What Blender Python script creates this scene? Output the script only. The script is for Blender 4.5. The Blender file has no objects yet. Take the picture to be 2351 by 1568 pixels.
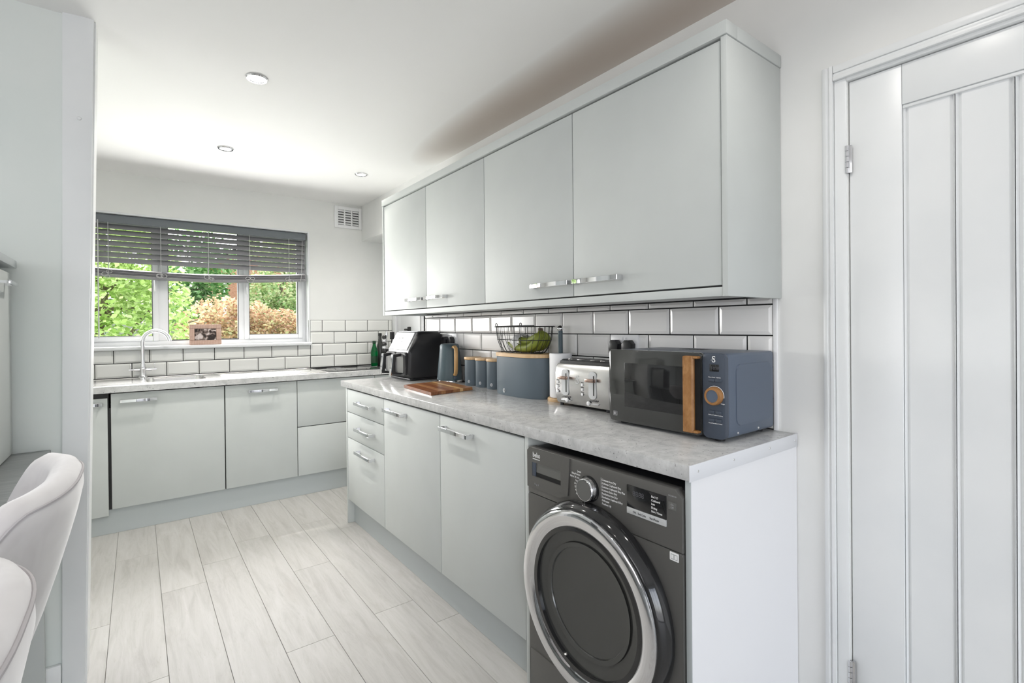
import bpy, bmesh, math, random
from mathutils import Vector, Matrix, noise
random.seed(7)
D = bpy.data
SC = bpy.context.scene
COL = SC.collection
pi = math.pi

# ------------------------------------------------------------------ camera, world, lights, exposure
def setup_camera():
    C = Vector((-1.6461, -0.1037, 1.2538))
    yaw, pitch, roll, f, sy = 0.6467, -0.0048, -0.0098, 1140.65, -28.98
    fw = Vector((math.sin(yaw)*math.cos(pitch), math.cos(yaw)*math.cos(pitch), math.sin(pitch)))
    r0 = Vector((math.cos(yaw), -math.sin(yaw), 0)); u0 = r0.cross(fw)
    cr, sr = math.cos(roll), math.sin(roll)
    r = r0*cr + u0*sr; u = u0*cr - r0*sr
    cam = D.cameras.new('camera'); o = D.objects.new('camera', cam); COL.objects.link(o)
    m = Matrix((r, u, -fw)).transposed().to_4x4(); m.translation = C
    o.matrix_world = m
    cam.sensor_width = 36; cam.lens = f*36/2351; cam.clip_start = .02
    cam.shift_y = sy/2351
    SC.camera = o
setup_camera()
SC.view_settings.view_transform = 'Standard'; SC.view_settings.look = 'None'
SC.view_settings.gamma = 1; SC.view_settings.use_curve_mapping = False
SC.view_settings.exposure = 0.52
SC.cycles.max_bounces = 12; SC.cycles.diffuse_bounces = 7; SC.cycles.glossy_bounces = 4
SC.cycles.transmission_bounces = 6; SC.cycles.transparent_max_bounces = 8
SC.cycles.sample_clamp_indirect = 6; SC.cycles.caustics_reflective = False; SC.cycles.caustics_refractive = False

W = D.worlds.new('sky'); SC.world = W; W.use_nodes = True
nt = W.node_tree; bg = nt.nodes['Background']
sky = nt.nodes.new('ShaderNodeTexSky'); sky.sky_type = 'NISHITA'; sky.sun_disc = False
sky.sun_elevation = math.radians(52); sky.sun_rotation = math.radians(-20); sky.air_density = 1.0; sky.dust_density = 3.0
hz = nt.nodes.new('ShaderNodeHueSaturation'); hz.inputs['Saturation'].default_value = .35   # hazy, nearly white sky
nt.links.new(sky.outputs[0], hz.inputs['Color']); nt.links.new(hz.outputs[0], bg.inputs[0]); bg.inputs[1].default_value = 0.85

def light(name, kind, loc, energy, color, size=None, size_y=None, rot=(0,0,0), **kw):
    l = D.lights.new(name, kind); l.energy = energy; l.color = color
    if kind == 'AREA':
        l.shape = 'RECTANGLE'; l.size = size; l.size_y = size_y or size
    for k, v in kw.items(): setattr(l, k, v)
    o = D.objects.new(name, l); COL.objects.link(o); o.location = loc; o.rotation_euler = rot
    return o
SUN = light('sun', 'SUN', (0, 8, 8), 3.6, (1, .96, .88), angle=math.radians(.6))
SUN.rotation_euler = Vector((.42, -.62, -.86)).to_track_quat('-Z', 'Y').to_euler()
# daylight entering by the patio doors of the dining end, behind the camera, and by the kitchen window
light('patio_daylight', 'AREA', (-2.0, -2.93, 1.0), 21, (.95, .955, 1.0), 2.9, 1.8, (pi/2, 0, 0))
light('side_fill_light', 'AREA', (-4.52, -.3, 1.3), 28, (.97, .965, 1.0), 2.2, 1.5, (0, -pi/2, 0))  # added fill lamp out of view, brightens the cupboard fronts and tiles
light('window_daylight', 'AREA', (-1.22, 4.298, 1.42), 20, (1.0, .99, .98), 1.36, .46, (-pi/2, 0, 0), spread=2.6)
ZC = 2.361
for nm, x, y in (('a', -1.21, 2.32), ('b', -1.20, 3.37), ('c', -.346, 3.404), ('d', -1.21, 1.0), ('e', -2.4, .9), ('f', -.5, .3)):
    light('downlight_lamp', 'SPOT', (x, y, ZC-.012), 36 if y > 2 else 9, (1, .96, .9), spot_size=2.5, spot_blend=.9, shadow_soft_size=.035)

# ------------------------------------------------------------------ materials
MATS = {}
def mat(name, col=(.8,.8,.8), rough=.5, metal=0, spec=.5, coat=0, sheen=0, emis=None, estr=0, trans=0, ior=1.45, alpha=1):
    m = D.materials.new(name); m.use_nodes = True
    b = m.node_tree.nodes['Principled BSDF']
    b.inputs['Base Color'].default_value = (*col, 1); b.inputs['Roughness'].default_value = rough
    b.inputs['Metallic'].default_value = metal; b.inputs['Specular IOR Level'].default_value = spec
    b.inputs['Coat Weight'].default_value = coat; b.inputs['Sheen Weight'].default_value = sheen
    b.inputs['Transmission Weight'].default_value = trans; b.inputs['IOR'].default_value = ior
    b.inputs['Alpha'].default_value = alpha
    if emis: b.inputs['Emission Color'].default_value = (*emis, 1); b.inputs['Emission Strength'].default_value = estr
    MATS[name] = m; return m
def nodes(m): return m.node_tree, m.node_tree.nodes['Principled BSDF']
def coords(t, scale=(1,1,1), kind='Object'):
    tc = t.nodes.new('ShaderNodeTexCoord'); mp = t.nodes.new('ShaderNodeMapping')
    mp.inputs['Scale'].default_value = scale; t.links.new(tc.outputs[kind], mp.inputs[0]); return mp.outputs[0]
def noise_tex(t, vec, scale, detail=3, rough=.5, dist=0):
    n = t.nodes.new('ShaderNodeTexNoise'); n.inputs['Scale'].default_value = scale; n.inputs['Detail'].default_value = detail
    n.inputs['Roughness'].default_value = rough; n.inputs['Distortion'].default_value = dist
    if vec: t.links.new(vec, n.inputs['Vector'])
    return n.outputs['Fac']
def ramp(t, fac, stops):
    r = t.nodes.new('ShaderNodeValToRGB'); e = r.color_ramp.elements
    while len(e) < len(stops): e.new(.5)
    for el, (p, c) in zip(e, stops): el.position = p; el.color = (*c, 1) if len(c) == 3 else c
    t.links.new(fac, r.inputs[0]); return r.outputs[0]
def bump(t, b, h, strength=.2, dist=.002):
    n = t.nodes.new('ShaderNodeBump'); n.inputs['Strength'].default_value = strength; n.inputs['Distance'].default_value = dist
    t.links.new(h, n.inputs['Height']); t.links.new(n.outputs[0], b.inputs['Normal'])
def mixc(t, fac, a, b, mode='MIX'):
    n = t.nodes.new('ShaderNodeMix'); n.data_type = 'RGBA'; n.blend_type = mode
    for s, v in ((n.inputs[0], fac), (n.inputs[6], a), (n.inputs[7], b)):
        if hasattr(v, 'links'): t.links.new(v, s)
        elif isinstance(v, tuple): s.default_value = (*v, 1)
        else: s.default_value = v
    return n.outputs[2]
def mottled(name, a, b, scale, rough, detail=4, bumpy=0, sc=(1,1,1), **kw):
    m = mat(name, a, rough, **kw); t, p = nodes(m)
    n = noise_tex(t, coords(t, sc), scale, detail)
    t.links.new(ramp(t, n, [(.35, a), (.65, b)]), p.inputs['Base Color'])
    if bumpy: bump(t, p, n, bumpy)
    return m
mottled('wall_paint', (.74,.745,.73), (.78,.78,.765), 3, .7, bumpy=.08)
mottled('green_white_paint', (.70,.745,.72), (.745,.77,.745), 2.5, .6, bumpy=.1)
mottled('gloss_paint', (.75,.765,.77), (.79,.80,.80), 4, .32, bumpy=.03)
# ceiling: painted plaster, with likely shade beside the right wall painted in pinkish-brown
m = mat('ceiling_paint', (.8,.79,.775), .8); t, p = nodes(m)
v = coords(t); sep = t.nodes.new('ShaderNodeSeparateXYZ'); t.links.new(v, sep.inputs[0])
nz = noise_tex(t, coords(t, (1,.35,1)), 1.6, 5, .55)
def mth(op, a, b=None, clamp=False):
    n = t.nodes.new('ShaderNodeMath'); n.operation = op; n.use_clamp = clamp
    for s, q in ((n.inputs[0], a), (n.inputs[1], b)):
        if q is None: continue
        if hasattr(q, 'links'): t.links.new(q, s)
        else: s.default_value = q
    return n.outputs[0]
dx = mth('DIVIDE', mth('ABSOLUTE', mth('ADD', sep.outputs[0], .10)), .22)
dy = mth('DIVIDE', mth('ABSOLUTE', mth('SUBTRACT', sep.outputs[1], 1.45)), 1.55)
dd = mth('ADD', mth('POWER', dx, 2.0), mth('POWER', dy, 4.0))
st = mth('MULTIPLY', mth('SUBTRACT', 1.0, dd, True), mth('ADD', mth('MULTIPLY', nz, .5), .55), True)  # mask of the painted-in shade along the right wall
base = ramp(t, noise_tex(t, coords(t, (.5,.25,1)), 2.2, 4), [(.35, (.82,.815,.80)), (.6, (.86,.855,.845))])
t.links.new(mixc(t, st, base, (.50,.41,.345)), p.inputs['Base Color'])  # brownish shade mixed into the plaster colour
bump(t, p, noise_tex(t, v, 5, 4), .06)
# floor planks: limed oak print
m = mat('limed_oak', (.7,.69,.66), .5, spec=.3); t, p = nodes(m)
oi = t.nodes.new('ShaderNodeObjectInfo')
tc = t.nodes.new('ShaderNodeTexCoord'); mp = t.nodes.new('ShaderNodeMapping'); mp.inputs['Scale'].default_value = (9, .9, 1)
cmb = t.nodes.new('ShaderNodeCombineXYZ'); ml = t.nodes.new('ShaderNodeMath'); ml.operation = 'MULTIPLY'; ml.inputs[1].default_value = 37
t.links.new(oi.outputs['Random'], ml.inputs[0]); t.links.new(ml.outputs[0], cmb.inputs[0]); t.links.new(ml.outputs[0], cmb.inputs[1])
t.links.new(cmb.outputs[0], mp.inputs['Location']); t.links.new(tc.outputs['Object'], mp.inputs[0])
g1 = noise_tex(t, mp.outputs[0], 2.6, 9, .7, .9); g2 = noise_tex(t, mp.outputs[0], 13, 7, .75, 1.4)
mp2 = t.nodes.new('ShaderNodeMapping'); mp2.inputs['Scale'].default_value = (3.5, 1.3, 1)
t.links.new(cmb.outputs[0], mp2.inputs['Location']); t.links.new(tc.outputs['Object'], mp2.inputs[0])
g3 = noise_tex(t, mp2.outputs[0], 2.6, 2, .5, .5)
c1 = ramp(t, g1, [(.3, (.38,.365,.345)), (.5, (.455,.445,.425)), (.72, (.51,.50,.485))])
c2 = mixc(t, ramp(t, g2, [(.56, (0,0,0)), (.74, (.7,.7,.7))]), c1, (.36,.335,.30))
c3 = mixc(t, ramp(t, g3, [(.62, (0,0,0)), (.78, (.35,.35,.35))]), c2, (.36,.335,.30))
tint = ramp(t, oi.outputs['Random'], [(0, (.93,.93,.93)), (1, (1,1,1))])
t.links.new(mixc(t, 1.0, c3, tint, 'MULTIPLY'), p.inputs['Base Color'])
bump(t, p, g2, .06)
mat('seam_dark', (.40,.39,.37), .8)
mottled('cabinet_grey', (.520,.543,.532), (.535,.558,.547), 6, .55, spec=.3)
mat('gap_shade', (.05,.05,.05), .8)  # carcasses and vent backing: shade of the gaps painted in as near-black
mat('panel_white', (.77,.77,.79), .38)
mottled('bar_laminate', (.15,.16,.16), (.23,.24,.24), 12, .3, sc=(1,6,1))
mat('plinth_grey', (.43,.46,.465), .4)
# concrete-look worktop
m = mat('concrete_laminate', (.4,.4,.4), .17); t, p = nodes(m)
v = coords(t, (1,1,1)); a = noise_tex(t, v, 24, 9, .72, .3); b_ = noise_tex(t, v, 110, 4, .6)
c = ramp(t, a, [(.3, (.40,.40,.40)), (.52, (.52,.52,.515)), (.72, (.62,.62,.615))])
c = mixc(t, ramp(t, b_, [(.31, (.8,.8,.8)), (.37, (0,0,0))]), c, (.13,.13,.13))
t.links.new(c, p.inputs['Base Color'])
mat('edge_metal', (.74,.75,.78), .35, .3)
mat('tile_white', (.86,.85,.835), .17)
mat('tile_ivory', (.77,.77,.745), .18)
mat('grout_dark', (.02,.02,.02), .9)
mat('trim_dark', (.05,.05,.05), .4)
mat('plastic_white', (.83,.83,.84), .28)
mat('upvc', (.76,.77,.785), .28)
mat('gasket', (.12,.12,.13), .6)
mat('chrome', (.78,.78,.80), .05, 1)
mat('steel', (.66,.65,.64), .26, 1)
mat('stainless', (.72,.71,.70), .22, 1)
mat('black_plastic', (.018,.018,.020), .35)
mat('black_gloss', (.012,.012,.013), .08, coat=.5)
mat('black_matt', (.02,.02,.02), .55)
mat('dark_recess', (.01,.01,.01), .9)
mat('silver', (.66,.67,.68), .35, .4)
mat('graphite', (.118,.115,.108), .42, .25)
mat('graphite_light', (.15,.15,.143), .35, .25)
mat('slate_blue', (.105,.135,.16), .5)
mat('mw_blue', (.088,.112,.155), .36)
mat('mw_panel', (.052,.065,.09), .4)
mat('kettle_teal', (.055,.085,.10), .42)
mat('print_white', (.85,.85,.85), .5)
mat('print_grey', (.35,.35,.36), .5)
mat('print_dark', (.08,.08,.09), .5)
mat('copper', (.42,.30,.25), .25, 1)
mat('paper', (.86,.86,.87), .9)
mat('bulb_glow', (1,1,1), .5, emis=(1,.99,.96), estr=12)
mat('glass_dark', (.045,.046,.044), .06, coat=.4)
mat('bottle_green', (.0,.22,.05), .06, trans=.75, ior=1.4)
mat('label_dark', (.02,.06,.03), .4)
mat('blind_grey', (.25,.245,.26), .45)
mat('blind_rail', (.15,.165,.18), .4)
mat('cord_grey', (.55,.55,.55), .8)
mat('banana_peel', (.22,.26,.035), .55)
mat('bag_film', (.70,.70,.69), .35)
def wood(name, a, b, scale=6, stretch=(1,12,12), rough=.4, dist=1.5):
    m = mat(name, a, rough); t, p = nodes(m)
    w = t.nodes.new('ShaderNodeTexWave'); w.inputs['Scale'].default_value = scale; w.inputs['Distortion'].default_value = dist
    w.inputs['Detail'].default_value = 3; w.inputs['Detail Scale'].default_value = 1.5
    t.links.new(coords(t, stretch), w.inputs['Vector'])
    n = noise_tex(t, coords(t, stretch), 5, 5)
    t.links.new(mixc(t, .5, ramp(t, w.outputs['Fac'], [(.2, a), (.8, b)]), ramp(t, n, [(.3, a), (.7, b)])), p.inputs['Base Color'])
    return m
wood('bamboo', (.55,.37,.20), (.64,.45,.26), 4, (6,1,6), .45)
wood('ash_handle', (.50,.30,.12), (.60,.38,.17), 5, (20,20,3), .4)
wood('oak_vinyl', (.24,.105,.03), (.42,.22,.085), 6, (1,12,6), .42, 2.5)
wood('acacia_dark', (.11,.035,.012), (.27,.10,.04), 5, (6,22,8), .28, 3)
wood('acacia_mid', (.20,.085,.03), (.36,.17,.07), 5, (6,22,8), .28, 3)
wood('acacia_pale', (.50,.30,.13), (.62,.42,.2), 5, (6,22,8), .28, 3)
wood('frame_wood', (.40,.25,.19), (.56,.40,.33), 6, (5,1,10), .6, 2)
m = mat('kitchen_glass', (1,1,1), 0, trans=1, ior=1.45)
t = m.node_tree; p = t.nodes['Principled BSDF']; out = t.nodes['Material Output']
tr = t.nodes.new('ShaderNodeBsdfTransparent'); gl = t.nodes.new('ShaderNodeBsdfGlossy'); gl.inputs['Roughness'].default_value = 0
mx = t.nodes.new('ShaderNodeMixShader'); fr = t.nodes.new('ShaderNodeFresnel'); fr.inputs[0].default_value = 1.12
t.links.new(fr.outputs[0], mx.inputs[0]); t.links.new(tr.outputs[0], mx.inputs[1]); t.links.new(gl.outputs[0], mx.inputs[2]); t.links.new(mx.outputs[0], out.inputs[0])
# velvet
m = mat('velvet_grey', (.56,.535,.54), .85, sheen=.6); t, p = nodes(m)
n = noise_tex(t, coords(t), 7, 3, .5, .8); t.links.new(ramp(t, n, [(.35, (.50,.475,.48)), (.65, (.62,.60,.60))]), p.inputs['Base Color'])
mat('velvet_seam', (.42,.40,.41), .9)
# monochrome photograph
m = mat('photo_print', (.3,.25,.22), .15); t, p = nodes(m)
n = noise_tex(t, coords(t, (1,1,1)), 26, 2, .4, 1.0)
t.links.new(ramp(t, n, [(.38, (.03,.022,.02)), (.5, (.20,.15,.13)), (.60, (.62,.54,.52))]), p.inputs['Base Color'])
def leafmat(name, cols):
    m = mat(name, cols[0], .6); t = m.node_tree; p = t.nodes['Principled BSDF']; out = t.nodes['Material Output']
    g = t.nodes.new('ShaderNodeNewGeometry')
    c = ramp(t, g.outputs['Random Per Island'], [(i/(len(cols)-1), q) for i, q in enumerate(cols)])
    t.links.new(c, p.inputs['Base Color'])
    tl = t.nodes.new('ShaderNodeBsdfTranslucent'); t.links.new(c, tl.inputs[0])
    mx = t.nodes.new('ShaderNodeMixShader'); mx.inputs[0].default_value = .45
    t.links.new(p.outputs[0], mx.inputs[1]); t.links.new(tl.outputs[0], mx.inputs[2]); t.links.new(mx.outputs[0], out.inputs[0])
leafmat('leaf_lime', [(.22,.34,.08), (.42,.56,.18), (.60,.72,.34), (.78,.82,.55)])
leafmat('leaf_dark', [(.04,.12,.03), (.09,.22,.06), (.18,.34,.12), (.34,.46,.25)])
leafmat('leaf_rust', [(.26,.16,.09), (.52,.31,.20), (.62,.47,.31), (.44,.46,.24)])
leafmat('leaf_mixed', [(.16,.28,.10), (.36,.50,.22), (.62,.68,.40), (.76,.70,.52)])
mat('bark', (.16,.12,.09), .9)
mottled('lawn', (.10,.20,.04), (.20,.32,.08), 6, .95)
mottled('house_brick', (.34,.16,.10), (.45,.24,.16), 30, .9)
mat('roof_slate', (.22,.22,.24), .8); mat('fence_wood', (.28,.27,.26), .85)

# ------------------------------------------------------------------ mesh helpers
ORG = {}
class B:
    def __init__(s, M=None): s.bm = bmesh.new(); s.M = M
    def _add(s, b2, M=None):
        me = D.meshes.new('tmp'); b2.to_mesh(me); b2.free()
        if M: me.transform(M)
        s.bm.from_mesh(me); D.meshes.remove(me); return s
    def box(s, x0, x1, y0, y1, z0, z1, bev=0, seg=2):
        b = bmesh.new(); bmesh.ops.create_cube(b, size=1)
        for v in b.verts: v.co = Vector(((x0+x1)/2+v.co.x*(x1-x0), (y0+y1)/2+v.co.y*(y1-y0), (z0+z1)/2+v.co.z*(z1-z0)))
        if bev: bmesh.ops.bevel(b, geom=b.edges[:], offset=bev, segments=seg, profile=.5, affect='EDGES')
        return s._add(b)
    def cyl(s, p0, p1, r0, r1=None, n=24, caps=True):
        p0, p1 = Vector(p0), Vector(p1); r1 = r0 if r1 is None else r1
        b = bmesh.new(); L = (p1-p0).length
        bmesh.ops.create_cone(b, cap_ends=caps, segments=n, radius1=r0, radius2=r1, depth=L)
        M = Matrix.Translation((p0+p1)/2) @ (p1-p0).to_track_quat('Z', 'Y').to_matrix().to_4x4()
        return s._add(b, M)
    def lathe(s, prof, c, axis='Z', n=40):
        b = bmesh.new(); rings = []
        for r, h in prof:
            if r < 1e-6: rings.append([b.verts.new((0,0,h))])
            else: rings.append([b.verts.new((r*math.cos(2*pi*i/n), r*math.sin(2*pi*i/n), h)) for i in range(n)])
        for A, Bq in zip(rings, rings[1:]):
            for i in range(n):
                j = (i+1) % n
                if len(A) == 1 and len(Bq) == 1: continue
                if len(A) == 1: b.faces.new((A[0], Bq[i], Bq[j]))
                elif len(Bq) == 1: b.faces.new((A[i], A[j], Bq[0]))
                else: b.faces.new((A[i], A[j], Bq[j], Bq[i]))
        R = {'Z': Matrix.Identity(4), '-X': Matrix.Rotation(-pi/2, 4, 'Y'), '-Y': Matrix.Rotation(pi/2, 4, 'X')}[axis]
        return s._add(b, Matrix.Translation(c) @ R)
    def tube(s, pts, r, n=8, closed=False):
        pts = [Vector(q) for q in pts]; N = len(pts); b = bmesh.new(); rings = []
        up = None
        for i, q in enumerate(pts):
            a = pts[(i-1) % N] if closed or i > 0 else q; c = pts[(i+1) % N] if closed or i < N-1 else q
            d = (c-a).normalized()
            if up is None: up = d.orthogonal().normalized()
            else: up = (up - d*up.dot(d)); up = up.normalized() if up.length > 1e-6 else d.orthogonal().normalized()
            w = d.cross(up)
            rr = r[i] if isinstance(r, (list, tuple)) else r
            rings.append([b.verts.new(q + (up*math.cos(2*pi*k/n) + w*math.sin(2*pi*k/n))*rr) for k in range(n)])
        for i in range(N if closed else N-1):
            A, Bq = rings[i], rings[(i+1) % N]
            for k in range(n): b.faces.new((A[k], A[(k+1) % n], Bq[(k+1) % n], Bq[k]))
        if not closed: b.faces.new(rings[0][::-1]); b.faces.new(rings[-1])
        return s._add(b)
    def prism(s, poly, axis, a, c, bev=0, seg=2):
        """poly: 2D points (u,v); axis 'x': (y,z), 'y': (x,z), 'z': (x,y)"""
        b = bmesh.new()
        def P(u, v, w): return {'x': (w,u,v), 'y': (u,w,v), 'z': (u,v,w)}[axis]
        A = [b.verts.new(P(u,v,a)) for u, v in poly]; C = [b.verts.new(P(u,v,c)) for u, v in poly]
        fa = b.faces.new(A); fc = b.faces.new(C[::-1]); n = len(poly)
        for i in range(n): b.faces.new((A[i], C[i], C[(i+1) % n], A[(i+1) % n]))
        if bev:
            ed = list({e for f in (fa, fc) for e in f.edges})
            bmesh.ops.bevel(b, geom=ed, offset=bev, segments=seg, profile=.5, affect='EDGES')
        bmesh.ops.triangulate(b, faces=[f for f in b.faces if len(f.verts) > 4 and n > 12], ngon_method='EAR_CLIP')
        return s._add(b)
    def grid(s, rows, cu=False, cv=False):
        b = bmesh.new(); V = [[b.verts.new(q) for q in r] for r in rows]; R, C = len(V), len(V[0])
        for i in range(R if cu else R-1):
            for j in range(C if cv else C-1):
                b.faces.new((V[i][j], V[(i+1) % R][j], V[(i+1) % R][(j+1) % C], V[i][(j+1) % C]))
        return s._add(b)
    def torus(s, c, R, r, axis='Z', n=32, m=8, sx=1, sy=1):
        pts = []
        for i in range(n):
            a = 2*pi*i/n; u, v = R*math.cos(a)*sx, R*math.sin(a)*sy
            pts.append(Vector(c) + Vector({'Z': (u,v,0), 'X': (0,u,v), 'Y': (u,0,v)}[axis]))
        return s.tube(pts, r, m, True)
    def text(s, txt, size, origin, right, up, align='LEFT', ext=.0003, squash=1.0):
        cu = D.curves.new('t', 'FONT'); cu.body = txt; cu.size = size; cu.align_x = align; cu.extrude = ext; cu.resolution_u = 3
        o = D.objects.new('t', cu); COL.objects.link(o)
        dg = bpy.context.evaluated_depsgraph_get(); me = D.meshes.new_from_object(o.evaluated_get(dg))
        D.objects.remove(o); D.curves.remove(cu)
        r, u = Vector(right)*squash, Vector(up); M = Matrix((r, u, Vector(right).cross(u))).transposed().to_4x4(); M.translation = Vector(origin)
        me.transform(M); s.bm.from_mesh(me); D.meshes.remove(me); return s
    def done(s, name, m, parent=None, sharp=38, props=None):
        if s.M: s.bm.transform(s.M)
        org = ORG.get(parent.name, Vector()) if parent else Vector()
        bmesh.ops.translate(s.bm, verts=s.bm.verts, vec=-org)
        bmesh.ops.recalc_face_normals(s.bm, faces=s.bm.faces)
        lim = math.radians(sharp)
        for f in s.bm.faces: f.smooth = True
        for e in s.bm.edges:
            if len(e.link_faces) != 2 or e.calc_face_angle(0) > lim: e.smooth = False
        me = D.meshes.new(name); s.bm.to_mesh(me); s.bm.free(); me.materials.append(MATS[m])
        o = D.objects.new(name, me); COL.objects.link(o); ORG[o.name] = org
        if parent: o.parent = parent
        for k, v in (props or {}).items(): o[k] = v
        return o
def thing(name, label, cat, loc=(0,0,0), group=None):
    o = D.objects.new(name, None); COL.objects.link(o); o.location = loc; ORG[o.name] = Vector(loc)
    o.empty_display_size = .05
    o['label'] = label; o['category'] = cat
    if group: o['group'] = group
    return o
def tag(o, label, cat, group=None):
    o['label'] = label; o['category'] = cat
    if group: o['group'] = group
    return o
def struct(o, label=None, cat=None):
    o['kind'] = 'structure'
    if label: o['label'] = label
    if cat: o['category'] = cat
    return o
def rrect(u0, u1, v0, v1, r, n=6):
    P = []
    for cu, cv, a0 in ((u1-r, v1-r, 0), (u0+r, v1-r, pi/2), (u0+r, v0+r, pi), (u1-r, v0+r, 1.5*pi)):
        for k in range(n+1):
            a = a0 + k*pi/2/n; P.append((cu+r*math.cos(a), cv+r*math.sin(a)))
    return P
def supell(cx, cy, ax, ay, n=2.5, N=48):
    P = []
    for i in range(N):
        a = 2*pi*i/N; c, s_ = math.cos(a), math.sin(a)
        P.append((cx + ax*math.copysign(abs(c)**(2/n), c), cy + ay*math.copysign(abs(s_)**(2/n), s_)))
    return P
R_, U_ = (0,-1,0), (0,0,1)    # writing on faces that look towards -X

ZT = .91; YB = 4.339; YW = 2.211
# ================================================================== SETTING
fl = struct(B().box(-4.6, .9, -3.2, 4.6, -.12, -.006).done('floor', 'seam_dark'), 'pale limed-oak plank floor', 'floor')
cols = {0: 2.625, 1: 2.088, 2: 2.785, 3: 2.997, 4: 3.2015, 5: 2.623, 6: 3.243, 7: 3.0205}
gapw = .0006
for k in range(-6, 11):
    x0 = -1.935 + .1842*k; yj = cols.get(k, random.uniform(2, 3.2))
    ys = [yj + 1.245*i for i in range(-5, 3)]
    edges = [max(y, -2.9) for y in ys if y > -2.9-1.24] 
    for a, c in zip(edges, edges[1:]):
        a2, c2 = max(a, -2.9), min(c, YB-.02)
        if c2-a2 < .05: continue
        if k < -1 or k > 8: pass
        B().box(x0+gapw, x0+.1842-gapw, a2+gapw, c2-gapw, -.006, 0, .0008, 1).done('plank', 'limed_oak', fl)
struct(B().box(-4.6, .9, -3.2, 4.6, ZC, ZC+.12).done('ceiling', 'ceiling_paint'), 'white plastered ceiling with soft shade painted in brown by the right wall', 'ceiling')
# right wall
wr = B()
wr.box(0, .34, .457, 3.164, 0, ZC)                 # cabinet wall
wr.box(0, .34, 3.164, YB, 2.045, ZC)               # lintel over back door recess
wr.box(.34, .40, 3.164, YB, 2.045, ZC)
wr.box(0, .34, -3.2, -.315, 0, ZC)                 # beyond the door
wr.box(0, .34, -.315, .457, 1.962, ZC)             # above the door
wr.box(.30, .9, 3.10, 3.21, 0, ZC)
wall_r = struct(wr.done('wall_right', 'wall_paint'), 'white painted wall carrying the cupboards and the metro tiles', 'wall')
# window wall with opening
WX0, WX1, WZ0, WZ1 = -1.985, -.466, 1.135, 2.075
wb = B()
wb.box(-4.6, WX0, YB, YB+.28, -.1, ZC+.1).box(WX1, .9, YB, YB+.28, -.1, ZC+.1)
wb.box(WX0, WX1, YB, YB+.28, -.1, WZ0-.02).box(WX0, WX1, YB, YB+.28, WZ1, ZC+.1)
wall_b = struct(wb.done('wall_back', 'wall_paint'), 'white wall around the kitchen window', 'wall')
# stub wall on the left, between dining room and kitchen (its end leans slightly)
def lean(name, poly_top, poly_bot, z0, z1, m, **k):
    b = B(); b.grid([[(*q, z0) for q in poly_bot], [(*q, z1) for q in poly_top]], cv=True)
    b2 = bmesh.new(); 
    for P, z in ((poly_bot, z0), (poly_top, z1)): b2.faces.new([b2.verts.new((*q, z)) for q in P])
    b._add(b2); bmesh.ops.remove_doubles(b.bm, verts=b.bm.verts, dist=1e-5)
    return b.done(name, m, **k)
yl = YW+.012
wall_l = struct(lean('wall_left', [(-4.6,yl),(-1.766,yl),(-1.766,2.342),(-4.6,2.342)], [(-4.6,yl),(-1.815,yl),(-1.815,2.342),(-4.6,2.342)], 0, ZC, 'green_white_paint'), 'pale green-white wall at the left, ending in the post', 'wall')
tr_ = thing('trim_1', 'painted door lining post at the end of the left wall', 'trim', (-1.8, YW, 0)); del tr_['category']; struct(tr_)
lean('architrave', [(-1.841,YW),(-1.790,YW-.006),(-1.757,YW-.006),(-1.757,yl),(-1.841,yl)], [(-1.866,YW),(-1.830,YW-.006),(-1.806,YW-.006),(-1.806,yl),(-1.866,yl)], 0, ZC, 'gloss_paint', parent=tr_)
lean('jamb_lining', [(-1.766,yl),(-1.752,yl),(-1.752,2.352),(-1.766,2.352)], [(-1.815,yl),(-1.802,yl),(-1.802,2.352),(-1.815,2.352)], 0, ZC, 'gloss_paint', parent=tr_)
B().lathe([(0,.004),(.005,.003),(.007,0)], (-1.80, YW-.006, 2.0), '-Y', 12).done('screw_cap', 'gloss_paint', tr_)
struct(B().box(-4.6, -1.868, YW-.004, yl, 0, .10, .003).done('baseboard_left', 'gloss_paint'), 'white skirting under the left wall', 'skirting')
# rest of the shell: kitchen left side, dining room, wall with patio doors behind the camera
struct(B().box(-4.72, -4.6, -3.2, 4.62, 0, ZC).done('wall_far_left', 'wall_paint'), 'white outer wall at the far left', 'wall')
struct(B().box(-2.76, -2.62, 2.343, YB-.001, 0, ZC).done('wall_kitchen_left', 'wall_paint'), 'white kitchen wall hidden behind the left stub wall', 'wall')
ws = B(); ws.box(-4.6, -3.6, -3.2, -3.05, 0, ZC).box(-.4, .34, -3.2, -3.05, 0, ZC).box(-3.6, -.4, -3.2, -3.05, 2.25, ZC)
struct(ws.done('wall_dining', 'wall_paint'), 'white wall with the patio doors behind the viewer', 'wall')
w2 = thing('window_2', 'patio doors behind the viewer', 'window', (-2, -3.1, 0)); del w2['category']; struct(w2)
for a in (-3.6, -2.56, -1.46, -.46): B().box(a, a+.06, -3.14, -3.07, 0, 2.25, .004).done('door_frame', 'upvc', w2)
B().box(-3.54, -.46, -3.14, -3.07, 2.19, 2.25, .004).done('head_rail', 'upvc', w2); B().box(-3.54, -.46, -3.14, -3.07, 0, .06, .004).done('bottom_rail', 'upvc', w2)

w3 = thing('side_fill_frame', 'added window frame round the side fill light, unseen left of the viewer', 'window', (-4.6, -.3, .6)); del w3['category']; struct(w3)  # unseen frame added to go with the side fill lamp
for a in (-1.42, -.33, .76): B().box(-4.6, -4.54, a, a+.06, .56, 2.14, .004).done('side_fill_mullion', 'upvc', w3)
B().box(-4.6, -4.54, -1.36, .76, 2.08, 2.14, .004).done('head_rail', 'upvc', w3); B().box(-4.6, -4.50, -1.42, .82, .53, .56, .004).done('window_sill', 'upvc', w3)  # rail and sill of the added side fill frame, unseen
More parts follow.
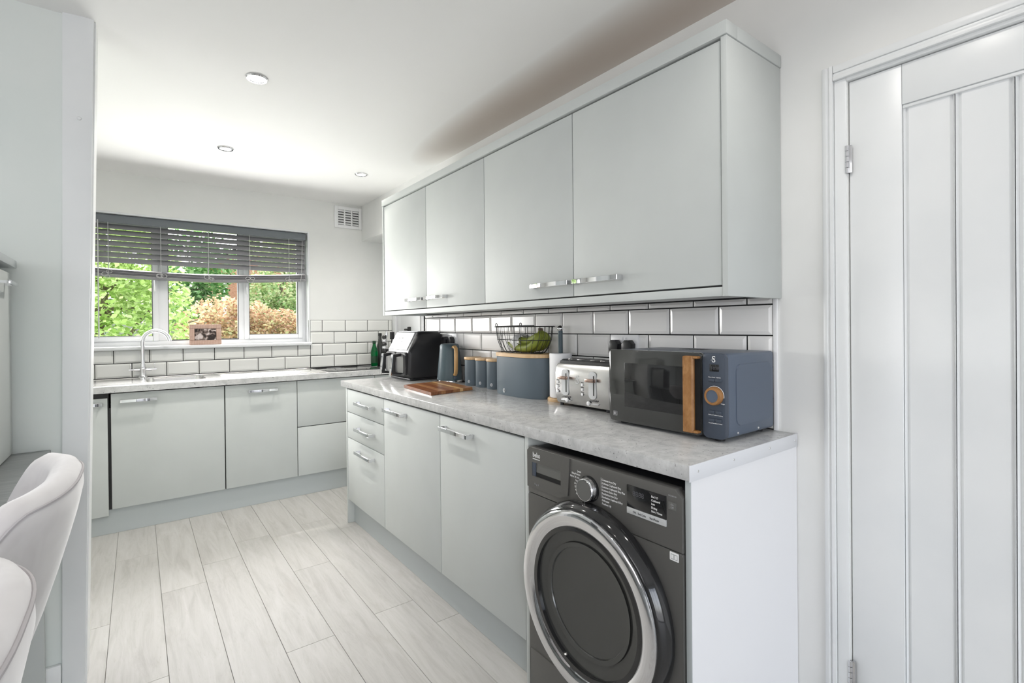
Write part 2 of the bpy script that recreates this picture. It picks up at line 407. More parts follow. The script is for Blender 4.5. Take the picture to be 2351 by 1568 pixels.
# ---- metro tiles
def tile_mesh(w, h, depth, bev, flip=None):
    """local: face towards -n; u along +, v up; centre origin"""
    b = bmesh.new(); hw, hh = w/2, h/2; iw, ih = max(hw-bev, .001), max(hh-bev, .001)
    e = .0015
    L = [[(-hw,-hh,0),(hw,-hh,0),(hw,hh,0),(-hw,hh,0)], [(-hw,-hh,e),(hw,-hh,e),(hw,hh,e),(-hw,hh,e)], [(-iw,-ih,depth),(iw,-ih,depth),(iw,ih,depth),(-iw,ih,depth)]]
    V = [[b.verts.new(q) for q in r] for r in L]
    for a, c in zip(V, V[1:]):
        for i in range(4): b.faces.new((a[i], a[(i+1) % 4], c[(i+1) % 4], c[i]))
    b.faces.new(V[2]); bmesh.ops.recalc_face_normals(b, faces=b.faces)
    return b
TM = {}; GW = .0050
def tile(parent, plane, u, v, w, h, m, depth=.005, bev=.011):
    key = (plane, round(w, 4), round(h, 4), m)
    if key not in TM:
        b = tile_mesh(w, h, depth, bev)
        for q in b.verts:
            a, c, n = q.co
            q.co = Vector((-n, a, c)) if plane == 'x' else Vector((a, -n, c))
        bmesh.ops.recalc_face_normals(b, faces=b.faces)
        me = D.meshes.new('tile'); b.to_mesh(me); b.free(); me.materials.append(MATS[m]); TM[key] = me
    o = D.objects.new('tile', TM[key]); COL.objects.link(o); o.parent = parent
    o.location = (-.001, u, v) if plane == 'x' else (u, YB-.001, v)
def tile_rows(parent, plane, rows, u0, u1, m, cut=None):
    for z0, z1, j in rows:
        n0 = math.floor((u0-j)/.2025)
        k = n0
        while j + .2025*k < u1:
            a, c = max(j+.2025*k, u0), min(j+.2025*(k+1), u1); k += 1
            if c-a < .012: continue
            spans = [(z0, z1)]
            if cut: spans, a, c = cut(a, c, z0, z1)
            for zz0, zz1 in spans:
                if zz1-zz0 < .01: continue
                tile(parent, plane, (a+c)/2, (zz0+zz1)/2, c-a-GW, zz1-zz0-GW, m)
B().box(-.0012, .001, .669, 3.102, ZT, 1.345).done('grout', 'grout_dark', wall_r)
J = .858
rowsR = [(.912, 1.012, J), (1.012, 1.114, J+.101), (1.114, 1.2161, J+.101), (1.2161, 1.318, J), (1.318, 1.342, J+.101)]
rowsR[0] = (.912, 1.012, J+.101); rowsR[1] = (1.012, 1.114, J)
tile_rows(wall_r, 'x', rowsR, .670, 3.102, 'tile_white')
B().box(-.008, 0, .655, .669, ZT, 1.34, .002).done('tile_edge_trim', 'plastic_white', wall_r)
B().box(-.012, .002, 3.104, 3.166, ZT, 1.36, .001).done('tile_edge_trim', 'trim_dark', wall_r)
B().box(-2.6, .284, YB-.0012, YB+.001, ZT, WZ0-.02).box(WX1-.008, .284, YB-.0012, YB+.001, WZ0-.02, 1.326).done('grout', 'grout_dark', wall_b)
T0 = -.5628
tile_rows(wall_b, 'y', [(.918, 1.02, T0+.101), (1.02, 1.1205, T0)], -2.58, WX1+.006, 'tile_ivory')
tile_rows(wall_b, 'y', [(.918, 1.02, T0+.101), (1.02, 1.122, T0), (1.122, 1.224, T0+.101), (1.224, 1.326, T0)], WX1+.006+.0, .284, 'tile_ivory')

# ---- back door in the recess
d2 = thing('door_2', 'white back door in the recess past the tiled wall', 'door', (.29, 3.75, 0)); del d2['category']; struct(d2)
B().box(.284, .34, 3.21, 3.29, 0, 2.045, .004).box(.284, .34, 4.26, YB, 0, 2.045, .004).box(.284, .34, 3.29, 4.26, 1.98, 2.045, .004).done('door_frame', 'upvc', d2)
B().box(.296, .335, 3.295, 4.255, .02, 1.975, .004).done('door_panel', 'upvc', d2)
B().box(.284, .297, 3.40, 4.15, .2, .9, .006).box(.284, .297, 3.40, 4.15, 1.0, 1.85, .006).done('door_moulding', 'upvc', d2)
B().box(.262, .284, 3.93, 3.965, 1.12, 1.26, .006).tube([(.27,3.95,1.235),(.235,3.95,1.235),(.235,3.90,1.236)], .009).done('door_handle', 'black_matt', d2)
B().box(.90, .96, 3.1, 4.7, 0, ZC).done('wall_outside', 'wall_paint')
struct(D.objects['wall_outside'], 'outer wall past the back door', 'wall')

# ---- white boarded door on the right
d1 = thing('door_1', 'white boarded internal door at the right', 'door', (0, .457, 0)); del d1['category']; struct(d1)
yh = .4545; yo = -.300; zt_ = 1.950; xd_ = .006
B().box(xd_, xd_+.035, .331, yh, .006, zt_, .002).done('stile', 'gloss_paint', d1)
B().box(xd_, xd_+.035, yo, -.175, .006, zt_, .002).done('stile', 'gloss_paint', d1)
B().box(xd_, xd_+.035, -.1745, .3305, 1.842, zt_, .0015).done('rail', 'gloss_paint', d1)
B().box(xd_, xd_+.035, -.1745, .3305, .006, .20, .0015).done('rail', 'gloss_paint', d1)
bx = [.3305, .223, .1155, .008, -.0995, -.1745]
for i in range(5):
    a, c = bx[i+1], bx[i]
    # each board: flat field with a broad shaped edge on both long sides
    P = [(xd_+.010, a+.011), (xd_+.010, c-.012), (xd_+.016, c-.006), (xd_+.006, c-.001), (xd_+.03, c-.0003), (xd_+.03, a+.0003), (xd_+.006, a+.001), (xd_+.016, a+.006)]
    B().prism(P, 'z', .20, 1.842).done('board', 'gloss_paint', d1)
B().box(xd_+.004, xd_+.02, -.1745, .3305, 1.832, 1.842, .003).done('bead', 'gloss_paint', d1)
for z in (1.727, .235):
    h = B(); h.box(-.002, .003, .446, .486, z-.04, z+.04, .001)
    for i in range(5): h.cyl((-.004, .4575, z-.04+i*.016), (-.004, .4575, z-.0255+i*.016), .0055, n=12)
    h.done('hinge', 'chrome', d1)
t1 = thing('trim_2', 'white architrave round the boarded door', 'trim', (0, .5, 0)); del t1['category']; struct(t1)
arch = [(0, .519), (-.012, .519), (-.015, .515), (-.016, .507), (-.010, .503), (-.017, .498), (-.017, .490), (0, .490)]
B().prism(arch, 'z', 0, 2.006).done('architrave', 'gloss_paint', t1)
head = [(-.315-.03, 1.955+.028), (.5, 1.983)]
A = B(); A.box(-.016, 0, -.36, .4895, 1.984, 2.006, .003).box(-.012, 0, -.36, .4895, 1.974, 1.984, .002).box(-.017, 0, -.36, .4895, 1.962, 1.974, .002).done('architrave', 'gloss_paint', t1)
B().box(-.016, 0, -.36, -.33, 0, 2.0, .003).done('architrave', 'gloss_paint', t1)
B().box(-.006, .12, .4585, .489, 0, 1.962, .0015).box(-.006, .12, -.33, .4585, 1.953, 1.9625, .0015).box(-.006, .12, -.33, -.303, 0, 1.953, .0015).done('door_lining', 'gloss_paint', t1)
B().box(.06, .34, -.303, .4585, 0, 1.953).done('wall_behind_door', 'dark_recess', t1)

# ---- window
w1 = thing('window_1', 'white three-light kitchen window over the sink', 'window', (-1.22, 4.46, 1.2)); del w1['category']; struct(w1)
YF0, YF1 = 4.455, 4.52
fr = B(); fr.box(WX0, WX0+.045, YF0, YF1, WZ0, WZ1, .004).box(WX1-.028, WX1, YF0, YF1, WZ0, WZ1, .004)
fr.box(WX0+.045, WX1-.028, YF0, YF1, WZ0, 1.172, .004).box(WX0+.045, WX1-.028, YF0, YF1, 2.03, WZ1, .004)
fr.box(-1.515, -1.455, YF0, YF1, 1.172, 2.03, .004).box(-.985, -.945, YF0, YF1, 1.172, 2.03, .004).done('window_frame', 'upvc', w1)
def sash(x0, x1, hx):
    s_ = B(); f = .037; z0, z1 = 1.172, 2.028
    s_.box(x0, x0+f, YF0-.012, YF1-.01, z0, z1, .006).box(x1-f, x1, YF0-.012, YF1-.01, z0, z1, .006)
    s_.box(x0+f, x1-f, YF0-.012, YF1-.01, z0, z0+f, .006).box(x0+f, x1-f, YF0-.012, YF1-.01, z1-f, z1, .006)
    o = s_.done('sash', 'upvc', w1)
    B().box(hx-.010, hx+.010, YF0-.026, YF0-.012, 1.60, 1.68, .004).box(hx-.007, hx+.007, YF0-.045, YF0-.028, 1.535, 1.66, .005).done('window_handle', 'upvc', o)
    g = B(); g.box(x0+f-.002, x0+f+.003, YF0-.008, YF0+.012, z0+f, z1-f).box(x1-f-.004, x1-f+.002, YF0-.008, YF0+.012, z0+f, z1-f)
    g.box(x0+f, x1-f, YF0-.008, YF0+.012, z0+f-.002, z0+f+.003).done('gasket', 'gasket', o)
    B().box(x0+f, x1-f, YF0+.014, YF0+.020, z0+f, z1-f).done('pane', 'kitchen_glass', w1)
sash(-1.945, -1.514, -1.533); sash(-.946, -.494, -.928)
B().box(-1.455, -.985, YF0+.014, YF0+.020, 1.172, 2.03).done('pane', 'kitchen_glass', w1)
B().box(-1.457, -1.451, YF0+.001, YF0+.01, 1.172, 2.03).box(-.990, -.984, YF0+.001, YF0+.01, 1.172, 2.03).box(-1.455, -.985, YF0+.004, YF0+.01, 1.170, 1.176).box(-1.455,-.985,YF0+.004,YF0+.01,1.172,1.180).done('gasket', 'gasket', w1)
B().box(WX0-.02, WX1+.012, YB-.036, YF0, 1.112, 1.137, .006).done('window_sill', 'upvc', w1)
lin = B(); lin.box(WX1-.006, WX1+.006, YB-.006, YF0, 1.137, WZ1+.006, .002).box(WX0-.006, WX0+.006, YB-.006, YF0, 1.137, WZ1+.006, .002).box(WX0+.006, WX1-.006, YB-.006, YF0, WZ1-.006, WZ1+.006, .002)
lin.done('reveal_lining', 'upvc', w1)

# ================================================================== FITTED UNITS
def bar_handle(parent, axis, c, L, z, face, drop=.030):
    """slim chrome bar handle. axis 'x': front faces -X, bar along Y centre c; axis 'y': front faces -Y, bar along X"""
    b = B(); t_ = .010; h = .009
    poly = [(0, 0), (0, .014), (drop, .006), (drop, L-.006), (0, L-.014), (0, L), (drop+.006, L-.001), (drop+.008, L-.004), (drop+.008, .004), (drop+.006, .001)]
    P = []
    for o_, l_ in poly:
        if axis == 'x': P.append((face-o_, c-L/2+l_))
        else: P.append((c-L/2+l_, face-o_))
    b.prism(P, 'z', z-h, z+h, .0012, 1)
    return b.done('handle', 'chrome', parent)
# --- wall cupboards
XW = -.317
def wall_unit(y0, y1, label):
    ym = (y0+y1)/2
    t_ = thing('wall_cupboard', label, 'cupboard', (-.15, ym, 1.362))
    B().box(XW+.0195, -.002, y0, y1, 1.362, 2.067, .001).done('carcass', 'gap_shade', t_)
    for a, c, hc in ((y0, ym, ym-.128), (ym, y1, ym+.118)):
        dd_ = B().box(XW, XW+.018, a+.0022, c-.0022, 1.3665, 2.060, .0012).done('door', 'cabinet_grey', t_)
        bar_handle(dd_, 'x', hc if a > y0 or True else hc, .225, 1.419, XW, .024)
wall_unit(1.8673, 3.068, 'grey two-door wall cupboard further from the viewer, nearer the window')
wall_unit(.662, 1.8673, 'grey two-door wall cupboard nearest the viewer, above the microwave')
tag(B().box(XW-.004, -.002, .643, .6605, 1.334, 2.0665, .0012).done('end_panel', 'cabinet_grey'), 'grey side panel closing the near end of the wall cupboards', 'panel')
tag(B().box(XW-.004, -.002, 3.0695, 3.087, 1.334, 2.0665, .0012).done('end_panel', 'cabinet_grey'), 'grey side panel closing the far end of the wall cupboards', 'panel')
co = B(); co.box(XW-.008, XW+.05, .640, 3.087, 2.068, 2.107, .0015).box(XW+.05, -.002, .640, .70, 2.068, 2.107, .0015).box(XW+.05, -.002, .70, 3.087, 2.068, 2.08)
tag(co.done('cornice', 'cabinet_grey'), 'grey cornice strip along the top of the wall cupboards', 'cornice')
tag(B().box(XW-.002, XW+.016, .6615, 3.068, 1.335, 1.361, .001).done('pelmet', 'cabinet_grey'), 'grey light pelmet strip under the wall cupboards', 'pelmet')
# --- right base run
XD = -.572
def base_front(b, y0, y1, z0, z1): return b.box(XD, XD+.018, y0+.002, y1-.002, z0, z1, .0012)
t_ = thing('drawer_unit', 'grey three-drawer base unit at the far end of the right-hand run', 'drawers', (-.28, 2.79, 0))
B().box(XD+.0195, -.03, 2.4925, 3.082, .151, .8715, .001).done('carcass', 'gap_shade', t_)
for z0, z1, zh in ((.7205, .862, .797), (.5565, .716, .640), (.155, .552, .500)):
    q = base_front(B(), 2.4925, 3.082, z0, z1).done('drawer', 'cabinet_grey', t_); bar_handle(q, 'x', 2.748, .25, zh, XD)
def base_cup(y0, y1, hy, label):
    t_ = thing('base_cupboard', label, 'cupboard', (-.28, (y0+y1)/2, 0))
    B().box(XD+.0195, -.03, y0, y1, .151, .8715, .001).done('carcass', 'gap_shade', t_)
    q = base_front(B(), y0, y1, .155, .862).done('door', 'cabinet_grey', t_); bar_handle(q, 'x', hy, .232, .814, XD)
base_cup(1.8605, 2.4915, 2.316, 'grey single-door base cupboard between the drawers and the wider-looking near cupboard')
base_cup(1.2525, 1.8595, 1.697, 'grey single-door base cupboard next to the tumble dryer')
tag(B().box(XD, -.03, 1.232, 1.2515, .0, .8715, .001).done('filler_panel', 'cabinet_grey'), 'grey upright panel between base cupboard and tumble dryer', 'panel')
tag(B().box(XD-.002, -.002, 3.083, 3.101, 0, .8715, .001).done('end_panel', 'cabinet_grey'), 'grey floor-length panel at the far end of the right-hand base units', 'panel')
ep = thing('end_panel', 'white floor-length panel right of the tumble dryer', 'panel', (-.28, .609, 0))
B().box(XD+.0015, -.002, .6015, .6165, 0, .8715).done('board', 'panel_white', ep)
B().box(XD-.001, XD+.001, .6015, .6165, 0, .8715, .0005).done('front_edge', 'plinth_grey', ep)
tag(B().box(-.533, -.515, 1.252, 3.082, .001, .1495).done('plinth', 'plinth_grey'), 'grey plinth board under the right-hand base units', 'plinth')
wt = thing('worktop', 'grey concrete-look worktop on the right-hand run', 'worktop', (-.29, 1.9, .872))
B().box(-.580, -.002, .6015, 3.186, .872, ZT, .0025).done('board', 'concrete_laminate', wt)
es = B().box(-.581, -.002, .5985, .6012, .8705, ZT+.001, .0006).done('edge_strip', 'edge_metal', wt)
for x in (-.544, -.377, -.18, -.018): B().lathe([(0,.0008),(.0025,.0008),(.0032,0)], (x, .5985, .892), '-Y', 10).done('screw', 'steel', es)
# --- window run
YD = 3.812
def back_unit(name, label, x0, x1, fronts, cat='cupboard', ctop=.8715):
    t_ = thing(name, label, cat, ((x0+x1)/2, 4.05, 0))
    B().box(x0, x1, YD+.0195, YB-.03, .151, ctop, .001).done('carcass', 'gap_shade', t_)
    for kind, z0, z1, h, a, c in fronts:
        q = B().box(a, c, YD, YD+.018, z0, z1, .0012).done(kind, 'cabinet_grey', t_)
        if h: bar_handle(q, 'y', h[0], h[2], h[1], YD)
back_unit('dishwasher', 'integrated appliance door with a dropped grey front at the far left of the window run', -2.395, -1.790, [('door', .118, .838, (-1.925, .804, .215), -2.393, -1.795)], 'appliance')
back_unit('sink_cupboard', 'wide grey cupboard door below the sink with the handle at its left', -1.7895, -1.1700, [('door', .1545, .864, (-1.641, .816, .188), -1.7785, -1.1725)], ctop=.775)
back_unit('base_cupboard', 'narrower grey cupboard door right of the sink cupboard, handle at its middle', -1.1695, -.6995, [('door', .1545, .864, (-.932, .816, .189), -1.1655, -.7015)])
back_unit('hob_drawer_unit', 'grey unit with two plain deep drawers below the hob', -.699, -.10, [('drawer', .521, .864, None, -.697, -.103), ('drawer', .1545, .515, None, -.697, -.103)], 'drawers')
back_unit('corner_cupboard', 'plain grey filler cupboard in the corner by the back door', -.0995, .26, [('door', .1545, .864, None, -.0975, .258)])
tag(B().box(-2.6, .27, 3.833, 3.851, .001, .1495).done('plinth', 'plinth_grey'), 'grey plinth board under the window-side base units', 'plinth')
# worktop with sink cut-out
SX0, SX1, SY0, SY1 = -1.60, -1.262, 3.925, 4.235
wtb = B(); x0, x1, y0, y1 = -2.6, .272, 3.786, YB-.003
for a in ((x0, SX0-.004, y0, y1), (SX1+.004, x1, y0, y1), (SX0-.004, SX1+.004, y0, SY0-.004), (SX0-.004, SX1+.004, SY1+.004, y1)): wtb.box(a[0], a[1], a[2], a[3], .872, ZT)
bmesh.ops.remove_doubles(wtb.bm, verts=wtb.bm.verts, dist=1e-4)
tag(wtb.done('worktop', 'concrete_laminate'), 'grey concrete-look worktop under the window', 'worktop')

# --- sink with drainer
sk = thing('sink', 'stainless steel inset sink with ridged drainer', 'sink', (-1.25, 4.08, ZT))
rim = B(); zt = ZT+.004
for a in ((-2.06, SX0, 3.842, 4.318), (SX1, -.478, 3.842, 4.318), (SX0, SX1, 3.842, SY0), (SX0, SX1, SY1, 4.318)): rim.box(a[0], a[1], a[2], a[3], ZT+.0004, zt)
bmesh.ops.remove_doubles(rim.bm, verts=rim.bm.verts, dist=1e-4); rim.done('sink_top', 'stainless', sk)
rows = []
for dz, ins, r in ((.004, 0, .05), (-.01, .004, .05), (-.10, .012, .05), (-.125, .03, .06), (-.13, .08, .05)):
    P = rrect(SX0+ins, SX1-ins, SY0+ins, SY1-ins, r); rows.append([(u, v, ZT+dz) for u, v in P])
bw = B().grid(rows, cv=True); c_ = bmesh.new(); c_.faces.new([c_.verts.new(q) for q in rows[-1]]); bw._add(c_)
cor = bmesh.new()
bowl = bw.done('bowl', 'stainless', sk)
# corner fillets between the square cut-out and the round bowl
P = rrect(SX0, SX1, SY0, SY1, .05); Q = []
for (cu, cv), k in zip(((SX1, SY1), (SX0, SY1), (SX0, SY0), (SX1, SY0)), range(4)):
    f_ = bmesh.new(); f_.faces.new([f_.verts.new((cu, cv, zt-.0005))] + [f_.verts.new((u, v, zt-.0005)) for u, v in P[k*7:k*7+7]]); Q.append(f_)
for q in Q: B()._add(q).done('bowl_corner', 'stainless', sk)
rg = B()
for i in range(9): rg.cyl((-1.16, 3.93+i*.036, zt-.001), (-.54, 3.93+i*.036, zt-.001), .0045, n=8)
rg.done('drainer_ridges', 'stainless', sk, props={'kind': 'stuff'})
bd = B(); bd.tube([(x, y, zt) for x, y in rrect(-2.06+.006, -.484, 3.848, 4.312, .02, 4)], .003, 6, True).done('rim_bead', 'stainless', sk)
# --- mixer tap
fc = thing('mixer_tap', 'chrome swan-neck mixer tap with two lever handles', 'tap', (-1.615, 4.262, zt))
FX, FY = -1.615, 4.262
B().lathe([(0,0),(.028,0),(.028,.006),(.019,.016),(.018,.05),(.021,.06),(.021,.075),(.016,.08),(.016,.10),(0,.102)], (FX, FY, zt), 'Z', 28).done('base', 'chrome', fc)
pts = [(FX, FY, zt+.09), (FX, FY, 1.17)]
Rn = .078
for i in range(1, 17):
    a = pi - i*pi*.93/16; pts.append((FX+Rn+Rn*math.cos(a), FY-.012*i/16, 1.17+Rn*math.sin(a)))
pts.append((pts[-1][0]+.003, pts[-1][1], pts[-1][2]-.012))
B().tube(pts, .0125, 14).done('spout', 'chrome', fc)
for sgn in (-1, 1):
    lv = B(); lv.cyl((FX+sgn*.015, FY, zt+.062), (FX+sgn*.050, FY, zt+.062), .011).cyl((FX+sgn*.050, FY, zt+.062), (FX+sgn*.078, FY, zt+.062), .0055).cyl((FX+sgn*.068, FY, zt+.062), (FX+sgn*.068, FY-.004, zt+.105), .004, n=10)
    lv.done('lever', 'chrome', fc)
# --- hob
hb = thing('hob', 'black glass electric hob beside the drainer', 'hob', (-.13, 4.1, ZT))
B().box(-.452, .14, 3.86, 4.30, ZT, ZT+.005, .0015).done('glass_top', 'black_gloss', hb)
for x, y, r in ((-.30, 3.98, .085), (-.30, 4.18, .07), (-.02, 3.98, .07), (-.02, 4.18, .085)): B().torus((x, y, ZT+.0053), r, .0008, n=28, m=4).done('ring_mark', 'print_grey', hb)

# ================================================================== CEILING & WALL FITTINGS
for x, y, lb in ((-1.212, 2.321, 'recessed ceiling downlight nearest the viewer, largest of the three'), (-1.202, 3.371, 'recessed ceiling downlight above the sink, middle left'), (-.346, 3.404, 'recessed ceiling downlight near the wall cupboards and air vent')):
    t_ = thing('ceiling_downlight', lb, 'light', (x, y, ZC-.006), 'ceiling downlights')
    B().lathe([(.030,-.0005),(.0335,-.008),(.040,-.008),(.0445,-.003),(.0445,0)], (x, y, ZC), 'Z', 36).done('bezel', 'chrome', t_)
    B().lathe([(.033,-.004),(.026,-.006),(.0,-.0065)], (x, y, ZC), 'Z', 28).done('lamp', 'bulb_glow', t_)
vt = thing('air_vent', 'white louvred air vent high in the corner by the ceiling', 'vent', (-.122, YB, 2.24))
B().box(-.236, -.012, YB-.003, YB-.0005, 2.158, 2.325).done('backing', 'gap_shade', vt)
vf = B(); vf.box(-.247, -.215, YB-.016, YB-.0005, 2.145, 2.337, .003).box(-.030, 0-.002, YB-.016, YB-.0005, 2.145, 2.337, .003)
vf.box(-.215, -.030, YB-.016, YB-.0005, 2.307, 2.337, .003).box(-.215, -.030, YB-.016, YB-.0005, 2.145, 2.172, .003)
for x in (-.158, -.094): vf.box(x-.006, x+.006, YB-.015, YB-.003, 2.172, 2.307, .001)
vf.done('vent_frame', 'plastic_white', vt)
for cx in (-.1895, -.126, -.059):
    for k in range(6):
        z = 2.180+k*.0225; w_ = .0255 if cx != -.126 else .026
        q = B(); q.prism([(YB-.014, z-.004), (YB-.014, z+.002), (YB-.005, z+.013), (YB-.004, z+.010)], 'x', cx-w_, cx+w_); q.done('louvre', 'plastic_white', vt)

def plug_socket(y0, y1, z1, lb, ys, h=.086):
    t_ = thing('wall_socket', lb, 'socket', (-.006, (y0+y1)/2, z1-h/2))
    B().box(-.016, -.0055, y0, y1, z1-h, z1, .003).done('faceplate', 'plastic_white', t_)
    yc = (y0+y1)/2
    for s_ in (-1, 1): B().box(-.020, -.0155, yc+s_*.010-.005, yc+s_*.010+.005, z1-.028, z1-.012, .001).done('switch', 'plastic_white', t_)
    for k, yy in enumerate(ys):
        zc = z1-.048
        hexa = [(yy-.024, zc-.03), (yy-.026, zc+.010), (yy-.013, zc+.026), (yy+.013, zc+.026), (yy+.026, zc+.010), (yy+.024, zc-.03)]
        pg = thing('plug', 'black three-pin plug in %s half of the socket %s' % (('left', 'right')[k], 'above the microwave' if y1 < 2 else 'behind the kettle'), 'plug', (-.03, yy, zc), 'black plugs')
        B().prism(hexa, 'x', -.049, -.0165, .006, 2).done('plug_body', 'black_plastic', pg)
        B().tube([(-.035, yy, zc-.028), (-.037, yy, zc-.06), (-.036, yy, 1.0)], .0035).done('cable', 'black_plastic', pg)
plug_socket(1.205, 1.352, 1.2145, 'double white wall socket with two black plugs above the microwave', (1.312, 1.240))
plug_socket(2.648, 2.795, 1.2125, 'double white wall socket with black plugs half hidden behind the kettle', (2.762, 2.690))

# --- venetian blind
vb = thing('venetian_blind', 'grey venetian blind drawn halfway up the kitchen window', 'blind', (-1.2, 4.37, 2.06))
XB0, XB1 = -1.965, -.484
B().box(XB0, XB1, 4.352, 4.358, 2.008, 2.060, .001).box(XB0+.005, XB1-.005, 4.358, 4.405, 2.02, 2.066, .002).done('headrail', 'blind_rail', vb)
nx = 26
def slatrow(z, tilt, sag, name='slat', wd=.050, yc=4.382, th=.0028):
    rows = []
    for i in range(nx+1):
        x = XB0+.006+(XB1-XB0-.012)*i/nx; zz = z + sag(x)
        r = []
        for s_, tt in ((-1, 1), (0, 1), (1, 1), (1, -1), (0, -1), (-1, -1)):
            cur = .0035*(1-abs(s_)); u = s_*wd/2
            r.append((x, yc + u*math.cos(tilt), zz + u*math.sin(tilt) + cur + tt*th/2))
        rows.append(r)
    b = B().grid(rows, cv=True)
    for r in (rows[0], rows[-1]):
        c_ = bmesh.new(); c_.faces.new([c_.verts.new(q) for q in r]); b._add(c_)
    bmesh.ops.remove_doubles(b.bm, verts=b.bm.verts, dist=1e-6)
    return b.done(name, 'blind_grey', vb, 30)
for k in range(7):
    slatrow(1.986-.0395*k, .85, lambda x: 0)
sagf = lambda x: -.030*math.sin(max(0, min(1, (x-XB0)/(XB1-XB0)))*pi) + (.022*(x-XB0)/(XB1-XB0) if True else 0)
zstack = [1.6945-.0058*k for k in range(7)]
for k, z in enumerate(zstack): slatrow(z, .28+.05*((k % 3)-1), sagf, wd=.05)
b = B(); rows = []
for i in range(nx+1):
    x = XB0+.006+(XB1-XB0-.012)*i/nx; z = 1.645+sagf(x)
    rows.append([(x, 4.358, z-.008), (x, 4.356, z+.007), (x, 4.408, z+.007), (x, 4.406, z-.008)])
b.grid(rows, cv=True)
for r in (rows[0], rows[-1]):
    c_ = bmesh.new(); c_.faces.new([c_.verts.new(q) for q in r]); b._add(c_)
bmesh.ops.remove_doubles(b.bm, verts=b.bm.verts, dist=1e-6); b.done('bottom_rail', 'blind_grey', vb, 30)
for x in (-1.80, -1.50, -1.20, -.915, -.62):
    lz = 1.66+sagf(x)
    B().cyl((x, 4.353, lz), (x, 4.353, 2.01), .0018, n=6).cyl((x, 4.411, lz), (x, 4.411, 2.01), .0018, n=6).done('ladder_cord', 'cord_grey', vb)
    lp = B(); rr = random.Random(int(x*-1000))
    for q in range(3):
        cx, cz, r1 = x+rr.uniform(-.025, .025), lz-.004+rr.uniform(-.02, .02), rr.uniform(.008, .016)
        lp.tube([(cx+r1*1.3*math.cos(a*pi/6), 4.348-.004*q, cz+r1*math.sin(a*pi/6)) for a in range(12)], .0019, 5, True)
    lp.done('cord_loop', 'cord_grey', vb)
B().cyl((-1.855, 4.342, 1.20), (-1.855, 4.346, 2.02), .004, n=8).done('tilt_wand', 'cord_grey', vb)
B().tube([(-.515, 4.345, 2.0), (-.520, 4.342, 1.85), (-.525, 4.342, 1.70), (-.535, 4.342, 1.645)], .0018, 6).done('lift_cord', 'cord_grey', vb)

# ================================================================== THINGS ON THE WORKTOP
# --- microwave
MY0, MY1, MZ0, MZ1, MX = .664, 1.098, .922, 1.168, -.300
mw = thing('microwave', 'dark blue and black microwave with oak-look door handle', 'microwave', (-.16, .88, ZT))
B().box(MX+.012, -.012, MY0, MY1, MZ0, MZ1, .010, 3).done('casing', 'mw_blue', mw)
side = B(); side.prism(rrect(-.245, -.035, .955, 1.135, .02), 'y', MY0-.0022, MY0+.002, .002, 1); side.done('side_pressing', 'mw_blue', mw)
for x, z in ((-.235, .933), (-.115, .933)): B().lathe([(0,.002),(.003,.0015),(.004,0)], (x, MY0, z), '-Y', 10).done('screw', 'chrome', mw)
B().prism(rrect(MY0-.001, .7335, MZ0-.001, MZ1+.002, .014), 'x', MX-.006, MX+.012, .002, 2).done('control_panel', 'mw_panel', mw)
# door
dr = B().prism(rrect(.7365, MY1+.001, MZ0-.001, MZ1+.002, .014), 'x', MX-.006, MX+.012, .002, 2).done('door', 'glass_dark', mw)
B().box(MX-.0072, MX-.0058, .80, 1.03, .975, 1.125, .0004).done('door_mesh_window', 'black_gloss', dr)
hd = B()
hd.prism([(MX-.0275, .787), (MX-.0275, .758), (MX-.022, .753), (MX-.016, .756), (MX-.016, .787)], 'z', .930, 1.160, .002, 1)
hd.done('handle', 'oak_vinyl', dr)
for z0, z1 in ((.930, .938), (1.152, 1.160)):
    B().box(MX-.026, MX-.006, .7385, .757, z0, z1, .0035).done('handle_end', 'oak_vinyl', dr)
B().box(MX-.012, MX-.0055, .7375, .756, .939, 1.151).done('handle_recess', 'dark_recess', dr)
B().box(MX-.0155, MX-.006, .756, .787, .930, 1.160, .001).done('handle_back', 'oak_vinyl', dr)
xf = MX-.0063
B().box(xf-.0006, xf, .6815, .7105, 1.117, 1.1375, .0003).done('display', 'black_gloss', mw)
B().text('18:88', .013, (xf-.0008, .7065, 1.1225), R_, U_).done('display_digits', 'print_dark', mw)
em = B(); em.text('S', .027, (xf-.0004, .7035, 1.1435), R_, U_, squash=1.0)
for k in range(3): em.box(xf-.0008, xf, .6985-.0035*k+.001, .7065-.0035*k, 1.1497+.0028*k, 1.1506+.0028*k)
em.done('emblem', 'print_white', mw)
for z, n_ in ((1.091, 1), (.9985, 2), (.9745, 2)):
    for y in (.7035, .6825): B().box(xf-.0035, xf, y-.0098, y+.0098, z-.0042, z+.0042, .0012).done('button', 'mw_panel', mw)
lt = B()
for z, a, c in ((1.0985, 'Micro Power', 'Express'), (.9885, 'Defrost/Time', 'Auto Cooking'), (.9645, 'Pause/Cancel', 'Start/+30sec')):
    lt.text(a, .0042, (xf-.0004, .7035, z), R_, U_, 'CENTER').text(c, .0042, (xf-.0004, .6825, z), R_, U_, 'CENTER')
lt.text('Weight', .0042, (xf-.0004, .6765, 1.0235), R_, U_)
lt.done('button_lettering', 'print_white', mw)
ky, kz = .6945, 1.046
ar = [(xf-.0004, ky-.0285*math.cos(a), kz+.0285*math.sin(a)) for a in [(-.15+ (pi+.1-(-.15))*i/20) for i in range(21)]]
B().tube(ar, .0009, 5).done('dial_scale', 'print_white', mw)
B().lathe([(.0265,0),(.0265,.012),(.0245,.016),(.0185,.0165),(.018,.0150)], (xf, ky, kz), '-X', 36).done('dial_ring', 'oak_vinyl', mw)
B().lathe([(.018,.0155),(.0,.0155)], (xf, ky, kz), '-X', 30).done('dial_face', 'mw_blue', mw)
